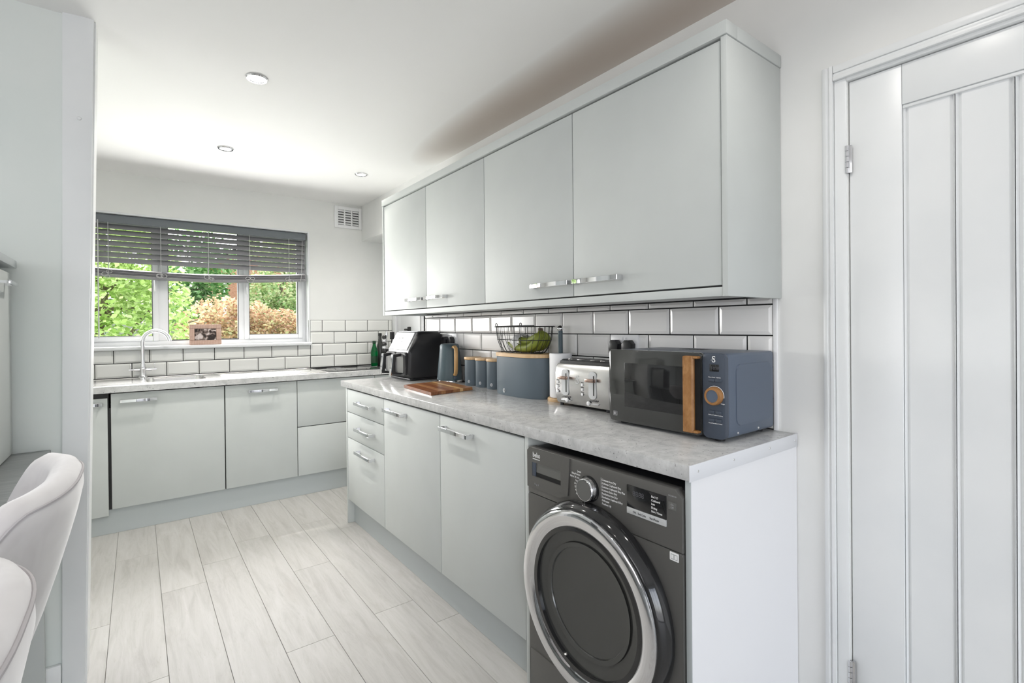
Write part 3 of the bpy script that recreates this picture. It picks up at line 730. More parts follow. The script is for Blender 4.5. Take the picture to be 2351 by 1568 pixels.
ic = B(); ic.prism(rrect(1.063, 1.081, .9385, .954, .002, 3), 'x', xf-.0004, xf-.0001)
ic.done('icon', 'print_grey', dr); ic2 = B(); ic2.prism(rrect(1.0642, 1.0798, .9397, .9528, .0015, 3), 'x', xf-.0006, xf-.0002); ic2.done('icon_field', 'glass_dark', dr)
ic3 = B(); ic3.box(xf-.0008, xf-.0003, 1.0705, 1.078, .9415, .951).box(xf-.0008, xf-.0003, 1.0655, 1.0685, .9415, .943).box(xf-.0008, xf-.0003, 1.0655, 1.0685, .945, .9465).box(xf-.0008, xf-.0003, 1.0655, 1.0685, .9485, .95); ic3.done('icon_lines', 'print_grey', dr)
for x, y in ((-.27, .70), (-.27, 1.06), (-.05, .70), (-.05, 1.06)): B().lathe([(.014,0),(.016,.014),(0,.014)], (x, y, ZT), 'Z', 14).done('foot', 'black_plastic', mw)
vs = B()
for i in range(7): vs.box(-.12, -.06, .85+.014*i, .858+.014*i, MZ1-.001, MZ1+.0006)
vs.done('vent_slots', 'black_matt', mw, props={'kind': 'stuff'})

# --- toaster
TX, TY0, TY1 = -.186, 1.203, 1.524
to = thing('toaster', 'brushed steel four-slot toaster with copper levers beside the microwave', 'toaster', (-.1, 1.36, ZT))
prof = [(TX+.012, .922), (TX+.004, .945), (TX, .985), (TX, 1.045), (TX+.006, 1.078), (TX+.016, 1.092), (-.062, 1.092), (-.054, 1.07), (-.052, .96), (-.060, .922)]
B().prism(prof, 'y', TY0, TY1, .010, 3).done('body', 'steel', to)
top = [(TX+.014, 1.092), (TX+.019, 1.104), (TX+.034, 1.110), (-.070, 1.110), (-.062, 1.103), (-.060, 1.092)]
B().prism(top, 'y', TY0+.012, TY1-.014, .006, 2).done('top_plate', 'black_plastic', to)
for y in (1.27, 1.325, 1.40, 1.455):
    B().box(-.155, -.078, y-.013, y+.013, 1.1095, 1.1115, .0008).done('slot_rim', 'steel', to); B().box(-.148, -.085, y-.008, y+.008, 1.110, 1.1122).done('bread_slot', 'dark_recess', to)
for yc in (1.456, 1.296):
    B().prism(rrect(yc-.021, yc+.021, .958, 1.068, .014, 5), 'x', TX-.0022, TX+.002, .001, 1).done('lever_surround', 'silver', to)
    B().prism(rrect(yc-.016, yc+.016, .964, 1.062, .012, 5), 'x', TX-.0030, TX-.0005).done('lever_plate', 'silver', to)
    B().box(TX-.0036, TX-.001, yc-.011, yc-.006, .972, 1.052).done('lever_slit', 'dark_recess', to)
    lvv = B(); lvv.box(TX-.020, TX-.003, yc-.014, yc+.004, 1.028, 1.040, .002).box(TX-.026, TX-.012, yc-.028, yc+.022, 1.027, 1.041, .003).done('lever', 'copper', to)
    for i in range(6): B().box(TX-.0006, TX+.001, yc+.018-.0085*i-.001*i/3, yc+.0205-.0085*i, .9475, .9475+.003+.0006*i).done('browning_mark', 'print_dark', to)
    B().box(TX-.0008, TX+.006, yc-.030, yc+.026, .9355, .9395, .0008).done('slider_track', 'silver', to)
    sy_ = yc-.012 if yc > 1.4 else yc+.022
    B().lathe([(.009,0),(.009,.005),(.006,.007),(0,.007)], (TX+.001, sy_, .9385), '-X', 16).done('browning_slider', 'plastic_white', to)
    for k, z in enumerate((.971, .991, 1.011)):
        yb_ = yc+.046 if yc > 1.4 else yc+.058
        B().lathe([(.0062,0),(.0062,.002),(.005,.003),(0,.003)], (TX, yb_, z), '-X', 14).done('button', 'plastic_white', to)
        B().text(('Cancel','Defrost','Reheat')[k], .0055, (TX-.0005, yb_, z+.0075), R_, U_, 'CENTER').done('lettering', 'print_dark', to)
e = B(); e.text('S', .052, (TX-.0008, 1.394, 1.012), R_, U_)
for k in range(3): e.box(TX-.0016, TX, 1.384-.006*k, 1.398-.006*k, 1.022+.006*k, 1.0238+.006*k)
e.done('emblem', 'silver', to)
for x, y in ((-.165, 1.23), (-.165, 1.50), (-.08, 1.23), (-.08, 1.50)): B().cyl((x, y, ZT), (x, y, .925), .009, n=12).done('foot', 'black_plastic', to)

# --- kitchen roll on its stand
HX, HY = -.088, 1.590
kr = thing('kitchen_roll_holder', 'bamboo-based kitchen roll stand with grey pole and chrome ball', 'holder', (HX, HY, ZT))
B().lathe([(0,0),(.060,0),(.062,.004),(.062,.012),(.058,.016),(0,.016)], (HX, HY, ZT), 'Z', 40).done('base', 'bamboo', kr)
B().cyl((HX, HY, ZT+.016), (HX, HY, 1.233), .0105).done('pole', 'kettle_teal', kr)
B().lathe([(0,-.0145)]+[(.0145*math.cos(a), .0145*math.sin(a)) for a in [(-pi/2+pi*i/10) for i in range(1,10)]]+[(0,.0145)], (HX, HY, 1.2425), 'Z', 20).done('ball', 'chrome', kr)
tag(B().lathe([(.018,.018),(.050,.018),(.0515,.022),(.0515,.216),(.050,.2185),(.018,.2185),(.018,.018)], (HX, HY, ZT), 'Z', 40).done('kitchen_roll', 'paper'), 'white kitchen paper roll standing behind the toaster', 'paper roll')

# --- bread bin, fruit basket, canisters
BXc, BYc, BA, BBy = -.096, 1.846, .086, .188
bb = thing('bread_bin', 'slate blue oval bread bin with bamboo lid', 'bread bin', (BXc, BYc, ZT))
P = supell(BXc, BYc, BA, BBy, 2.7)
rows = [[(BXc+(u-BXc)*s_, BYc+(v-BYc)*s2, z) for u, v in P] for z, s_, s2 in ((ZT, .98, .99), (ZT+.004, 1, 1), (1.102, 1, 1), (1.104, .97, .985))]
b = B().grid(rows, cv=True)
for r in (rows[0], rows[-1]): c_ = bmesh.new(); c_.faces.new([c_.verts.new(q) for q in r]); b._add(c_)
bmesh.ops.remove_doubles(b.bm, verts=b.bm.verts, dist=1e-6); b.done('body', 'slate_blue', bb)
B().prism(supell(BXc, BYc, BA+.004, BBy+.004, 2.7), 'z', 1.104, 1.121, .003, 2).done('lid', 'bamboo', bb)
def emblem(parent, x, y, z, r, nrm=(-1,-.3)):
    n = Vector((nrm[0], nrm[1], 0)).normalized(); rt = Vector((-n.y, n.x, 0)); rt = rt if rt.y < 0 else -rt
    b = B(); pts = [Vector((x,y,z)) + rt*r*.8*math.cos(2*pi*i/20) + Vector((0,0,r*math.sin(2*pi*i/20))) for i in range(20)]
    b.tube(pts, r*.13, 5, True); b.text('S', r*1.5, Vector((x,y,z))+n*.0008 - Vector((0,0,r*.52)) - rt*r*.45, rt, U_)
    b.done('emblem', 'print_white', parent)
emblem(bb, BXc-BA-.0012, 1.905, .935, .0095, (-1, .02))
for i, (yc, lb) in enumerate(((2.388, 'slate blue storage canister with bamboo lid next to the kettle'), (2.270, 'middle one of three slate blue storage canisters'), (2.157, 'slate blue storage canister with bamboo lid touching the bread bin'))):
    cn = thing('canister', lb, 'canister', (-.058, yc, ZT), 'slate blue canisters')
    B().lathe([(0,0),(.046,0),(.048,.003),(.048,.150),(.046,.152),(0,.152)], (-.058, yc, ZT), 'Z', 40).done('body', 'slate_blue', cn)
    B().lathe([(0,.152),(.0505,.152),(.0515,.155),(.0515,.163),(.0495,.166),(0,.166)], (-.058, yc, ZT), 'Z', 40).done('lid', 'bamboo', cn)
    emblem(cn, -.058-.0485*.87, yc-.0485*.45, .935, .0075, (-.87, -.45))
# wire basket on the bin
bk = thing('wire_basket', 'black wire fruit basket on the bread bin lid', 'basket', (-.096, 1.853, 1.121))
bcx, bcy = -.098, 1.853
def br(z):   # half axes at height
    k = (z-1.124)/.13
    return (.058+.022*min(1, k*2.4)**.6 if k > 0 else .052, .135+.052*min(1, max(k, 0)*1.6)**.55 + .012*max(k, 0))
TOPZ = 1.2525
r_ = br(TOPZ)
B().tube([(u, v, TOPZ) for u, v in supell(bcx, bcy, r_[0]+.006, r_[1]+.008, 2.2, 40)], .0032, 6, True).done('top_rim', 'black_matt', bk)
r2 = br(1.187)
B().tube([(u, v, 1.187) for u, v in supell(bcx, bcy, r2[0]+.002, r2[1]+.002, 2.2, 40)], .0016, 5, True).done('middle_ring', 'black_matt', bk)
B().tube([(u, v, 1.1235) for u, v in supell(bcx, bcy, .055, .132, 2.2, 40)], .0022, 5, True).done('bottom_ring', 'black_matt', bk)
for i in range(26):
    a = 2*pi*(i+.5)/26; c, s_ = math.cos(a), math.sin(a); pts = []
    for z in (1.1235, 1.127, 1.135, 1.15, 1.17, 1.19, 1.22, TOPZ):
        ra = br(z+.0); q = 2.2
        pts.append((bcx+(ra[0])*math.copysign(abs(c)**(2/q), c), bcy+(ra[1])*math.copysign(abs(s_)**(2/q), s_), z))
    pts[0] = (bcx+.055*math.copysign(abs(c)**(2/2.2), c), bcy+.132*math.copysign(abs(s_)**(2/2.2), s_), 1.1235)
    B().tube(pts, .0014, 5).done('wire', 'black_matt', bk)
for k in range(5): B().cyl((bcx-.052+.026*k*.0-.0, bcy-.12+.06*k, 1.1235), (bcx+.052, bcy-.12+.06*k, 1.1235), .0013, n=5).done('base_wire', 'black_matt', bk)
hnd = B(); hx = bcx-r_[0]-.006
for yy in (1.965, 1.765): hnd.torus((hx, yy, TOPZ+.010), .0075, .0018, 'X', 14, 5)
hnd.tube([(hx-.001, 1.957, TOPZ+.004), (hx-.003, 1.94, TOPZ+.003), (hx-.003, 1.775, TOPZ+.004), (hx-.003, 1.66, TOPZ+.004)], .0026, 6).done('swing_handle', 'black_matt', bk)
# bananas in a bag
def spline(P, n):
    P = [Vector(q) for q in P]; P = [P[0]*2-P[1]] + P + [P[-1]*2-P[-2]]; out = []
    for k in range(n+1):
        u = k/n*(len(P)-3); a = min(int(u), len(P)-4); t_ = u-a; p0, p1, p2, p3 = P[a:a+4]
        out.append(.5*((2*p1)+(p2-p0)*t_+(2*p0-5*p1+4*p2-p3)*t_*t_+(3*p1-p0-3*p2+p3)*t_**3))
    return out
bn_lab = ['greenish banana at the front bottom of the wire basket', 'greenish banana in the middle of the bunch in the wire basket', 'greenish banana at the back of the wire basket', 'greenish banana on top of the bunch in the wire basket']
for i, (bx_, by_, bz_, ln) in enumerate([(-.134, 1.755, 1.149, .185), (-.098, 1.757, 1.146, .19), (-.062, 1.757, 1.149, .18), (-.116, 1.762, 1.181, .12)]):
    st = Vector((-.102+.006*(i-1), 1.716, 1.230))
    pts = spline([st, (bx_*.6-.04, 1.703, 1.205), (bx_, 1.722, bz_+.022), (bx_, by_+.02, bz_), (bx_, by_+ln*.6, bz_+.002), (bx_+.004, by_+ln, bz_+.022)], 15)
    rad = [.006, .009, .014, .0175] + [.0195]*8 + [.0175, .0145, .010, .004]
    q = thing('banana', bn_lab[i], 'banana', pts[8], 'bananas in the wire basket')
    B().tube(pts, rad, 9).done('peel', 'banana_peel', q, 60)
    B().cyl(pts[0], pts[0]+Vector((0,.004,.014)), .0055, .004, 8).done('stem', 'bark', q)
bgb = B(); rows = []
for i in range(9):
    t2 = i/8; y = 1.838+.050*t2; rr_ = .037+.009*math.sin(pi*t2)
    rows.append([(-.100+rr_*1.35*math.cos(2*pi*j/20)*(1+.08*math.sin(5*j+i)), y+.006*math.sin(j*2.1), 1.172+rr_*math.sin(2*pi*j/20)*(1+.1*math.cos(3*j+i))) for j in range(20)])
bag = tag(bgb.grid(rows, cv=True).done('fruit_wrapper', 'bag_film', None, 80), 'printed clear wrapper around the bananas in the wire basket', 'wrapper')
wtx = B(); wtx.text('FAIR', .020, (-.166, 1.884, 1.150), Vector((0,-.85,-.5)).normalized(), Vector((0,-.5,.85)).normalized())
o_ = wtx.done('lettering', 'print_dark', bag)

# --- kettle
KX, KY = -.092, 2.603
kt = thing('kettle', 'dark teal kettle with pale wooden handle', 'kettle', (KX, KY, ZT))
B().lathe([(0,0),(.076,0),(.078,.003),(.078,.014),(.0765,.017),(0,.017)], (KX, KY, ZT), 'Z', 44).done('chrome_base', 'chrome', kt)
B().lathe([(0,.018),(.0775,.018),(.078,.030),(.074,.075),(.068,.14),(.0615,.205),(.060,.228),(.054,.238),(.040,.242),(0,.243)], (KX, KY, ZT), 'Z', 44).done('body', 'kettle_teal', kt)
hdir = Vector((-.12, -.99, 0)).normalized()
def hp(d_, z): return Vector((KX, KY, 0)) + hdir*d_ + Vector((0,0,z))
side_v = Vector((-hdir.y, hdir.x, 0))
hpts = [(.060, 1.130), (.080, 1.134), (.096, 1.124), (.1, 1.10), (.1, 1.05), (.098, 1.0), (.092, .972), (.080, .962)]
rows = []
for i, (d_, z) in enumerate(hpts):
    c0 = hp(d_, z); a = hpts[min(i+1, len(hpts)-1)]; b0 = hpts[max(i-1, 0)]
    tg = (hp(*a)-hp(*b0)).normalized(); nr = tg.cross(side_v).normalized()
    rows.append([c0 + side_v*.0125*math.cos(2*pi*k/12) + nr*.0085*math.sin(2*pi*k/12) for k in range(12)])
b = B().grid(rows, cv=True)
for r in (rows[0], rows[-1]): c_ = bmesh.new(); c_.faces.new([c_.verts.new(q) for q in r]); b._add(c_)
bmesh.ops.remove_doubles(b.bm, verts=b.bm.verts, dist=1e-6); b.done('handle', 'ash_handle', kt, 60)
B().box(KX+.075*hdir.x-.003, KX+.075*hdir.x+.003, KY+.082*hdir.y-.003, KY+.082*hdir.y+.003, .975, 1.12, .001).done('water_gauge', 'glass_dark', kt)
q = hp(.0775, .944)
B().lathe([(.009,0),(.009,.004),(.007,.005),(0,.005)], q, '-Y', 18).done('switch', 'mw_blue', kt)
em_ = B(); em_.torus((KX-.0745, KY+.022, .937), .0045, .0007, 'X', 16, 4); em_.done('emblem', 'print_white', kt)
B().prism([(KX-.016, KY+.050), (KX+.016, KY+.050), (KX+.010, KY+.076)], 'z', 1.118, 1.147, .003, 2).done('spout', 'kettle_teal', kt)

# --- air fryer
AF = thing('air_fryer', 'black twin-drawer air fryer with steel-fronted handles', 'air fryer', (-.15, 3.0, ZT))
FX0, FX1, FY0, FY1 = -.268, -.014, 2.825, 3.165
prof = [(FX0+.075, 1.220), (FX0+.013, 1.105), (FX0+.004, 1.085), (FX0, .955), (FX0+.03, .922), (FX1-.01, .922), (FX1, .96), (FX1, 1.205), (FX1-.03, 1.226), (FX0+.10, 1.226)]
B().prism(prof, 'y', FY0, FY1, .020, 4).done('body', 'black_plastic', AF)
B().box(FX0+.02, FX1-.01, FY0+.02, FY1-.02, ZT, .924, .006).done('base', 'black_plastic', AF)
# sloping control panel with protective film
nrm = Vector((-(1.220-1.105), 0, .062)).normalized()
def pan(y, s_, off): # s 0..1 along slope
    return Vector((FX0+.013+.062*s_, y, 1.105+.115*s_)) + nrm*off
b = B(); b2 = bmesh.new()
for off, n_ in ((.004, 0),):
    P = [pan(FY0+.045, .02, off), pan(FY1-.018, .02, off), pan(FY1-.018, .98, off), pan(FY0+.045, .98, off)]
    Q = [q_-nrm*.006 for q_ in P]; VV = [b2.verts.new(x) for x in P]; WW = [b2.verts.new(x) for x in Q]
    b2.faces.new(VV); b2.faces.new(WW[::-1]); [b2.faces.new((VV[i], WW[i], WW[(i+1) % 4], VV[(i+1) % 4])) for i in range(4)]
b._add(b2); b.done('control_panel', 'panel_white', AF)
b = B(); u_ = Vector((.062, 0, .115)).normalized()
b.text('DUAL COOK', .014, pan(3.04, .62, .0045), R_, u_, 'CENTER').text('touch', .010, pan(3.00, .45, .0045), R_, u_, 'CENTER'); b.done('lettering', 'print_grey', AF)
B().box(FX0+.085, FX1-.02, FY0+.03, FY1-.01, 1.2255, 1.2285, .001).done('top_film', 'edge_metal', AF)
for ya, yb_ in ((FY0+.015, 2.992), (2.998, FY1-.015)):
    q = B(); ym = (ya+yb_)/2
    q.prism(rrect(ya, yb_, .945, 1.093, .018), 'x', FX0-.012, FX0+.03, .008, 3); dwr = q.done('drawer', 'black_plastic', AF)
    B().prism(rrect(ya+.03, yb_-.03, .962, 1.078, .012), 'x', FX0-.0135, FX0-.008).done('drawer_window', 'graphite_light', dwr)
    hq = B(); hyc = ym
    hq.prism([(FX0-.008, 1.086), (FX0-.062, 1.082), (FX0-.078, .952), (FX0-.008, .948), (FX0-.008, .960), (FX0-.060, .964), (FX0-.050, 1.066), (FX0-.008, 1.068)], 'y', hyc-.014, hyc+.014, .003, 2)
    hq.done('handle', 'black_plastic', dwr)
    hs = B(); hs.prism([(FX0-.0635, 1.082), (FX0-.069, 1.080), (FX0-.0855, .944), (FX0-.0795, .946)], 'y', hyc-.0145, hyc+.0145, .001, 1); hs.done('handle_trim', 'chrome', dwr)

# --- chopping board of joined strips
cbd = thing('chopping_board', 'striped acacia chopping board lying flat on the worktop', 'chopping board', (-.31, 2.38, ZT))
c0, cu_, cv_ = Vector((-.472, 2.130, ZT+.001)), Vector((-.432+.472, 2.535-2.130, 0)), Vector((-.195+.472, 2.180-2.130, 0))
strips = [(0,.22,'acacia_dark'), (.22,.34,'acacia_mid'), (.34,.52,'acacia_dark'), (.52,.68,'acacia_mid'), (.68,.76,'acacia_pale'), (.76,1,'acacia_mid')]
for a, c, m_ in strips:
    pl = [(c0+cu_*s_+cv_*w_) for s_, w_ in ((0, a+.0003), (1, a+.0003), (1, c-.0003), (0, c-.0003))]
    B().prism([(q_.x, q_.y) for q_ in pl], 'z', ZT+.001, ZT+.0165, .0003, 1).done('strip', m_, cbd)

# --- corner by the hob
def green_bottle():
    t_ = thing('green_bottle', 'green glass bottle with dark cap standing beside the hob', 'bottle', (.052, 4.20, ZT+.005))
    c = (.052, 4.20, ZT+.005)
    B().lathe([(0,0),(.028,0),(.030,.006),(.031,.10),(.030,.13),(.016,.175),(.0125,.20),(0,.20)], c, 'Z', 28).done('glass_body', 'bottle_green', t_)
    B().lathe([(.0135,.195),(.015,.197),(.015,.222),(0,.223)], c, 'Z', 20).done('cap', 'label_dark', t_)
    B().lathe([(.0315,.025),(.0315,.085)], c, 'Z', 28).done('label', 'label_dark', t_)
green_bottle()
ob = thing('oil_bottle', 'tall dark glass bottle behind the green bottle', 'bottle', (.125, 4.24, ZT+.005))
B().lathe([(0,0),(.030,0),(.032,.006),(.032,.17),(.014,.235),(.013,.27),(0,.27)], (.125, 4.24, ZT+.005), 'Z', 28).done('glass_body', 'glass_dark', ob)
B().lathe([(.0145,.262),(.0145,.29),(0,.291)], (.125, 4.24, ZT+.005), 'Z', 18).done('cap', 'black_matt', ob)
ut = thing('utensil_pot', 'black utensil pot standing beside the bottles', 'pot', (.165, 4.12, ZT+.001))
B().lathe([(0,0),(.042,0),(.045,.004),(.047,.15),(.044,.15),(.042,.008),(0,.008)], (.165, 4.12, ZT+.001), 'Z', 30).done('pot', 'black_matt', ut)
tag(B().cyl((.16, 4.12, .93), (.135, 4.12, 1.16), .004).lathe([(0,0),(.012,.01),(.014,.03),(.010,.055),(0,.06)], (.134, 4.12, 1.165), 'Z', 14).done('whisk', 'chrome'), 'silver-topped utensil leaning left in the black pot', 'utensil')
tag(B().cyl((.17, 4.12, .93), (.19, 4.13, 1.15), .005).box(.172, .215, 4.127, 4.133, 1.15, 1.215, .002).done('spatula', 'black_plastic'), 'black spatula leaning right in the black pot', 'utensil')
pm = thing('pepper_mill', 'black and chrome ringed mill beside the utensil pot', 'mill', (.105, 4.10, ZT+.005))
b = B(); z = ZT+.005
B().lathe([(0,0),(.024,0),(.026,.02),(.019,.07),(.022,.10),(.014,.12)], (.105, 4.10, z), 'Z', 24).done('mill_body', 'black_gloss', pm)
for k in range(4): B().lathe([(.013,0),(.019,.004),(.021,.014),(.018,.024),(.013,.028)], (.105, 4.10, z+.12+.03*k), 'Z', 22).done('mill_ring', 'chrome' if k % 2 else 'black_gloss', pm)
B().lathe([(.013,0),(.020,.006),(.020,.02),(.012,.032),(0,.034)], (.105, 4.10, z+.24), 'Z', 22).done('mill_top', 'black_gloss', pm)

# --- photo frame on the sill
M_ = Matrix.Translation((-1.228, 4.325, 1.1385)) @ Matrix.Rotation(math.radians(-9), 4, 'X')
pf = thing('photo_frame', 'weathered wooden picture frame with a monochrome photo on the window sill', 'picture frame', (-1.228, 4.325, 1.137))
hw, hh, bw_ = .104, .155, .033
for a in ((-hw, hw, 0, bw_), (-hw, hw, hh-bw_, hh)): B(M_).box(a[0], a[1], -.009, .009, a[2], a[3], .003).done('frame_rail', 'frame_wood', pf)
for a in ((-hw, -hw+bw_), (hw-bw_, hw)): B(M_).box(a[0], a[1], -.009, .009, bw_, hh-bw_, .003).done('frame_rail', 'frame_wood', pf)
B(M_).box(-hw+bw_-.002, hw-bw_+.002, -.002, .004, bw_-.002, hh-bw_+.002).done('photograph', 'photo_print', pf)
B(M_).box(-.02, .02, .009, .012, .005, .12, .001).done('stand', 'frame_wood', pf)

# ================================================================== TUMBLE DRYER
DX, DY0, DY1, DZ1 = -.580, .620, 1.2235, .845
DY = thing('tumble_dryer', 'graphite tumble dryer with chrome-ringed round door under the worktop', 'tumble dryer', (-.3, .92, 0))
B().box(DX+.02, -.03, DY0+.003, DY1-.003, .012, DZ1-.004, .004).done('cabinet', 'black_plastic', DY)
B().prism(rrect(DY0, DY1, .012, .687, .006), 'x', DX, DX+.03, .004, 2).done('front_panel', 'graphite', DY)
fp = [(DY0, .689), (DY1, .689), (DY1, DZ1-.012), (DY1-.012, DZ1), (DY0+.02, DZ1), (DY0, DZ1-.02)]
B().prism(fp, 'x', DX-.001, DX+.03, .003, 2).done('control_fascia', 'graphite', DY)
# water drawer
dp = [(1.024, .7255), (1.062, .7095), (DY1-.001, .7095), (DY1-.001, DZ1-.013), (DY1-.012, DZ1-.002), (1.015, DZ1-.002)]
# drawer front built around its grip recess
gr = (1.055, 1.197, .750, .796)
wd = B(); wd.prism([(1.018, gr[3]), (DY1-.001, gr[3]), (DY1-.001, DZ1-.013), (DY1-.012, DZ1-.002), (1.015, DZ1-.002)], 'x', DX-.005, DX-.0005)
wd.prism([(1.024, .7255), (1.062, .7095), (DY1-.001, .7095), (DY1-.001, gr[2]), (1.021, gr[2])], 'x', DX-.005, DX-.0005)
wd.prism([(1.021, gr[2]), (gr[0], gr[2]), (gr[0], gr[3]), (1.018, gr[3])], 'x', DX-.005, DX-.0005).box(DX-.005, DX-.0005, gr[1], DY1-.001, gr[2], gr[3])
wdo = wd.done('water_drawer', 'graphite', DY)
B().box(DX-.0013, DX-.0008, gr[0], gr[1], gr[2]+.012, gr[3]).done('grip_back', 'graphite_light', wdo)
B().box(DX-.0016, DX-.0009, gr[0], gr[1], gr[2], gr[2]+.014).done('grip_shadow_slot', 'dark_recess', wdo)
B().box(DX-.0042, DX-.0006, gr[1]-.018, gr[1], gr[2], gr[3], .001).done('grip_lip', 'mw_panel', wdo)
B().text('beko', .024, (DX-.0055, 1.192, .815), R_, U_, squash=.8).box(DX-.0058, DX-.005, 1.156, 1.192, .8075, .8095).done('lettering', 'print_white', wdo)
B().text('7 kg  B', .008, (DX-.0055, 1.185, .722), R_, U_).done('lettering', 'print_grey', wdo)
# dial
ky, kz = .934, .771
B().lathe([(.0385,0),(.0385,.004),(.034,.005),(.034,.006)], (DX-.001, ky, kz), '-X', 44).done('dial_seat', 'black_gloss', DY)
B().lathe([(.034,.004),(.0335,.022),(.0315,.0245),(.030,.0248)], (DX-.001, ky, kz), '-X', 44).done('dial_rim', 'chrome', DY)
B().lathe([(.0303,.0242),(0,.0242)], (DX-.001, ky, kz), '-X', 40).done('dial_face', 'graphite_light', DY)
lt = B(); xL = DX-.0014
for k, s_ in enumerate(('Cottons Iron Dry', 'Cottons Cupboard Dry', 'Cottons Cupboard Dry Plus', 'Cottons Extra Dry', 'Synthetics Iron Dry', 'Synthetics Cupboard Dry', 'Delicates', 'Freshen Up')):
    lt.text(s_, .0082, (xL, .884, .8075-.0098*k), R_, U_, squash=.9)
for k, s_ in enumerate(('Jeans', 'BabyProtect', 'Shirts 30 min.', 'Sport', '20 min.', '25 min.', '45 min.', '60 min.')):
    lt.text(s_, .0082, (xL, .968+.008*math.sin(pi*k/7), .8095-.0098*k), R_, U_, 'RIGHT', squash=.9)
B().box(xL-.0003, xL, .8865, .8872, .777, .815).done('bracket_line', 'print_white', DY); B().box(xL-.0003, xL, .8865, .8872, .757, .775).done('bracket_line', 'print_white', DY)
lt.done('programme_lettering', 'print_white', DY)
B().box(DX-.0035, DX, .665, .791, .7605, .8205, .0008).done('display', 'black_gloss', DY)
lt = B(); xq = DX-.0038
for k, s_ in enumerate(('End / O', 'Cupboard', 'Iron', 'Drying', 'Start / Pause')): lt.text(s_, .0078, (xq, .710, .806-.0095*k), R_, U_, squash=.85)
lt.done('display_lettering', 'print_white', DY)
B().text('8888', .019, (xq, .771, .795), R_, U_).done('display_digits', 'print_dark', DY)
B().box(DX-.0045, DX, .665, .791, .7430, .7600, .0008).done('touch_strip', 'silver', DY)
lt = B(); xq = DX-.0048
lt.text('OK', .008, (xq, .770, .7485), R_, U_).text('End Cycle', .008, (xq, .753, .7485), R_, U_, squash=.8).text('Start/Pause', .008, (xq, .715, .7485), R_, U_, squash=.8); lt.done('strip_lettering', 'print_dark', DY)
B().box(DX-.0025, DX, .636, .659, .7905, .8095, .0008).done('power_button', 'graphite_light', DY)
B().text('On', .0065, (DX-.0028, .6475, .8015), R_, U_, 'CENTER').text('Off', .0065, (DX-.0028, .6475, .7945), R_, U_, 'CENTER').done('button_lettering', 'print_grey', DY)
B().text('DCX83100', .005, (DX-.0014, .6475, .8235), R_, U_, 'CENTER').done('model_lettering', 'print_grey', DY)
stk = B().prism(rrect(.631, .657, .6635, .6845, .002, 3), 'x', DX-.0008, DX).done('sticker', 'print_white', DY)
B().box(DX-.0012, DX-.0007, .6445, .6535, .667, .680).box(DX-.0012, DX-.0007, .6345, .6435, .667, .680).done('book_icon', 'print_grey', stk)
B().box(DX-.0015, DX-.0006, .6455, .6525, .6685, .6785).box(DX-.0015, DX-.0006, .6355, .6425, .6685, .6785).done('book_pages', 'print_white', stk)
# filter flap
B().box(DX-.003, DX, .70, DY1-.005, .016, .158, .003).done('filter_flap', 'graphite', DY)
# round door
cY, cZ = .921, .452
door = B().lathe([(.272,0),(.280,.004),(.282,.018),(.270,.044),(.262,.050),(.20,.050),(.2,0)], (DX-.0005, cY, cZ), '-X', 96).done('door', 'black_gloss', DY)
B().lathe([(.2615,.048),(.2615,.056),(.257,.0600),(.245,.0610),(.222,.0570),(.214,.0500),(.213,.040)], (DX, cY, cZ), '-X', 96).done('chrome_ring', 'chrome', door)
B().lathe([(.2135,.050),(.207,.044),(.200,.0385),(.198,.030)], (DX, cY, cZ), '-X', 96).done('inner_bezel', 'black_gloss', door)
B().lathe([(.2005,.0385),(.17,.032),(.12,.027),(.06,.024),(0,.023)], (DX, cY, cZ), '-X', 80).done('door_glass', 'glass_dark', door)
B().lathe([(.165,.036),(.152,.0345),(.150,.031)], (DX, cY, cZ), '-X', 80).done('glass_step', 'glass_dark', door)
for x, y in ((-.52, .67), (-.52, 1.17), (-.08, .67), (-.08, 1.17)): B().cyl((x, y, 0), (x, y, .014), .018, n=14).done('foot', 'black_plastic', DY)

# ================================================================== DINING CORNER, LEFT
ct = thing('breakfast_bar', 'dark grey breakfast-bar counter against the left wall', 'counter', (-2.2, 1.6, 0))
B().box(-2.60, -1.885, -.4, YW-.006, .810, .848, .003).done('counter_top', 'bar_laminate', ct)
B().box(-2.58, -1.905, 2.175, 2.195, 0, .809, .001).done('support_panel', 'cabinet_grey', ct)
B().box(-2.60, -2.57, -.38, 2.174, 0, .809, .001).done('back_panel', 'cabinet_grey', ct)
cp = thing('tall_cupboard', 'grey cupboard with a projecting top at the far left edge', 'cupboard', (-2.2, 2.0, .848))
B().box(-2.45, -1.9965, 1.76, 2.195, .849, 1.447, .001).done('carcass', 'gap_shade', cp)
B().box(-2.46, -1.962, 1.74, 2.2, 1.462, 1.487, .002).box(-2.45, -2.0, 1.76, 2.195, 1.447, 1.462).done('cornice', 'plinth_grey', cp)
q = B().box(-1.995, -1.977, 1.762, 2.193, .853, 1.445, .0012).done('door', 'cabinet_grey', cp)
b = B(); b.box(-1.953, -1.945, 1.98, 2.11, 1.396, 1.408, .001).box(-1.977, -1.953, 1.98, 1.99, 1.398, 1.406).box(-1.977, -1.953, 2.10, 2.11, 1.398, 1.406).done('handle', 'chrome', q)

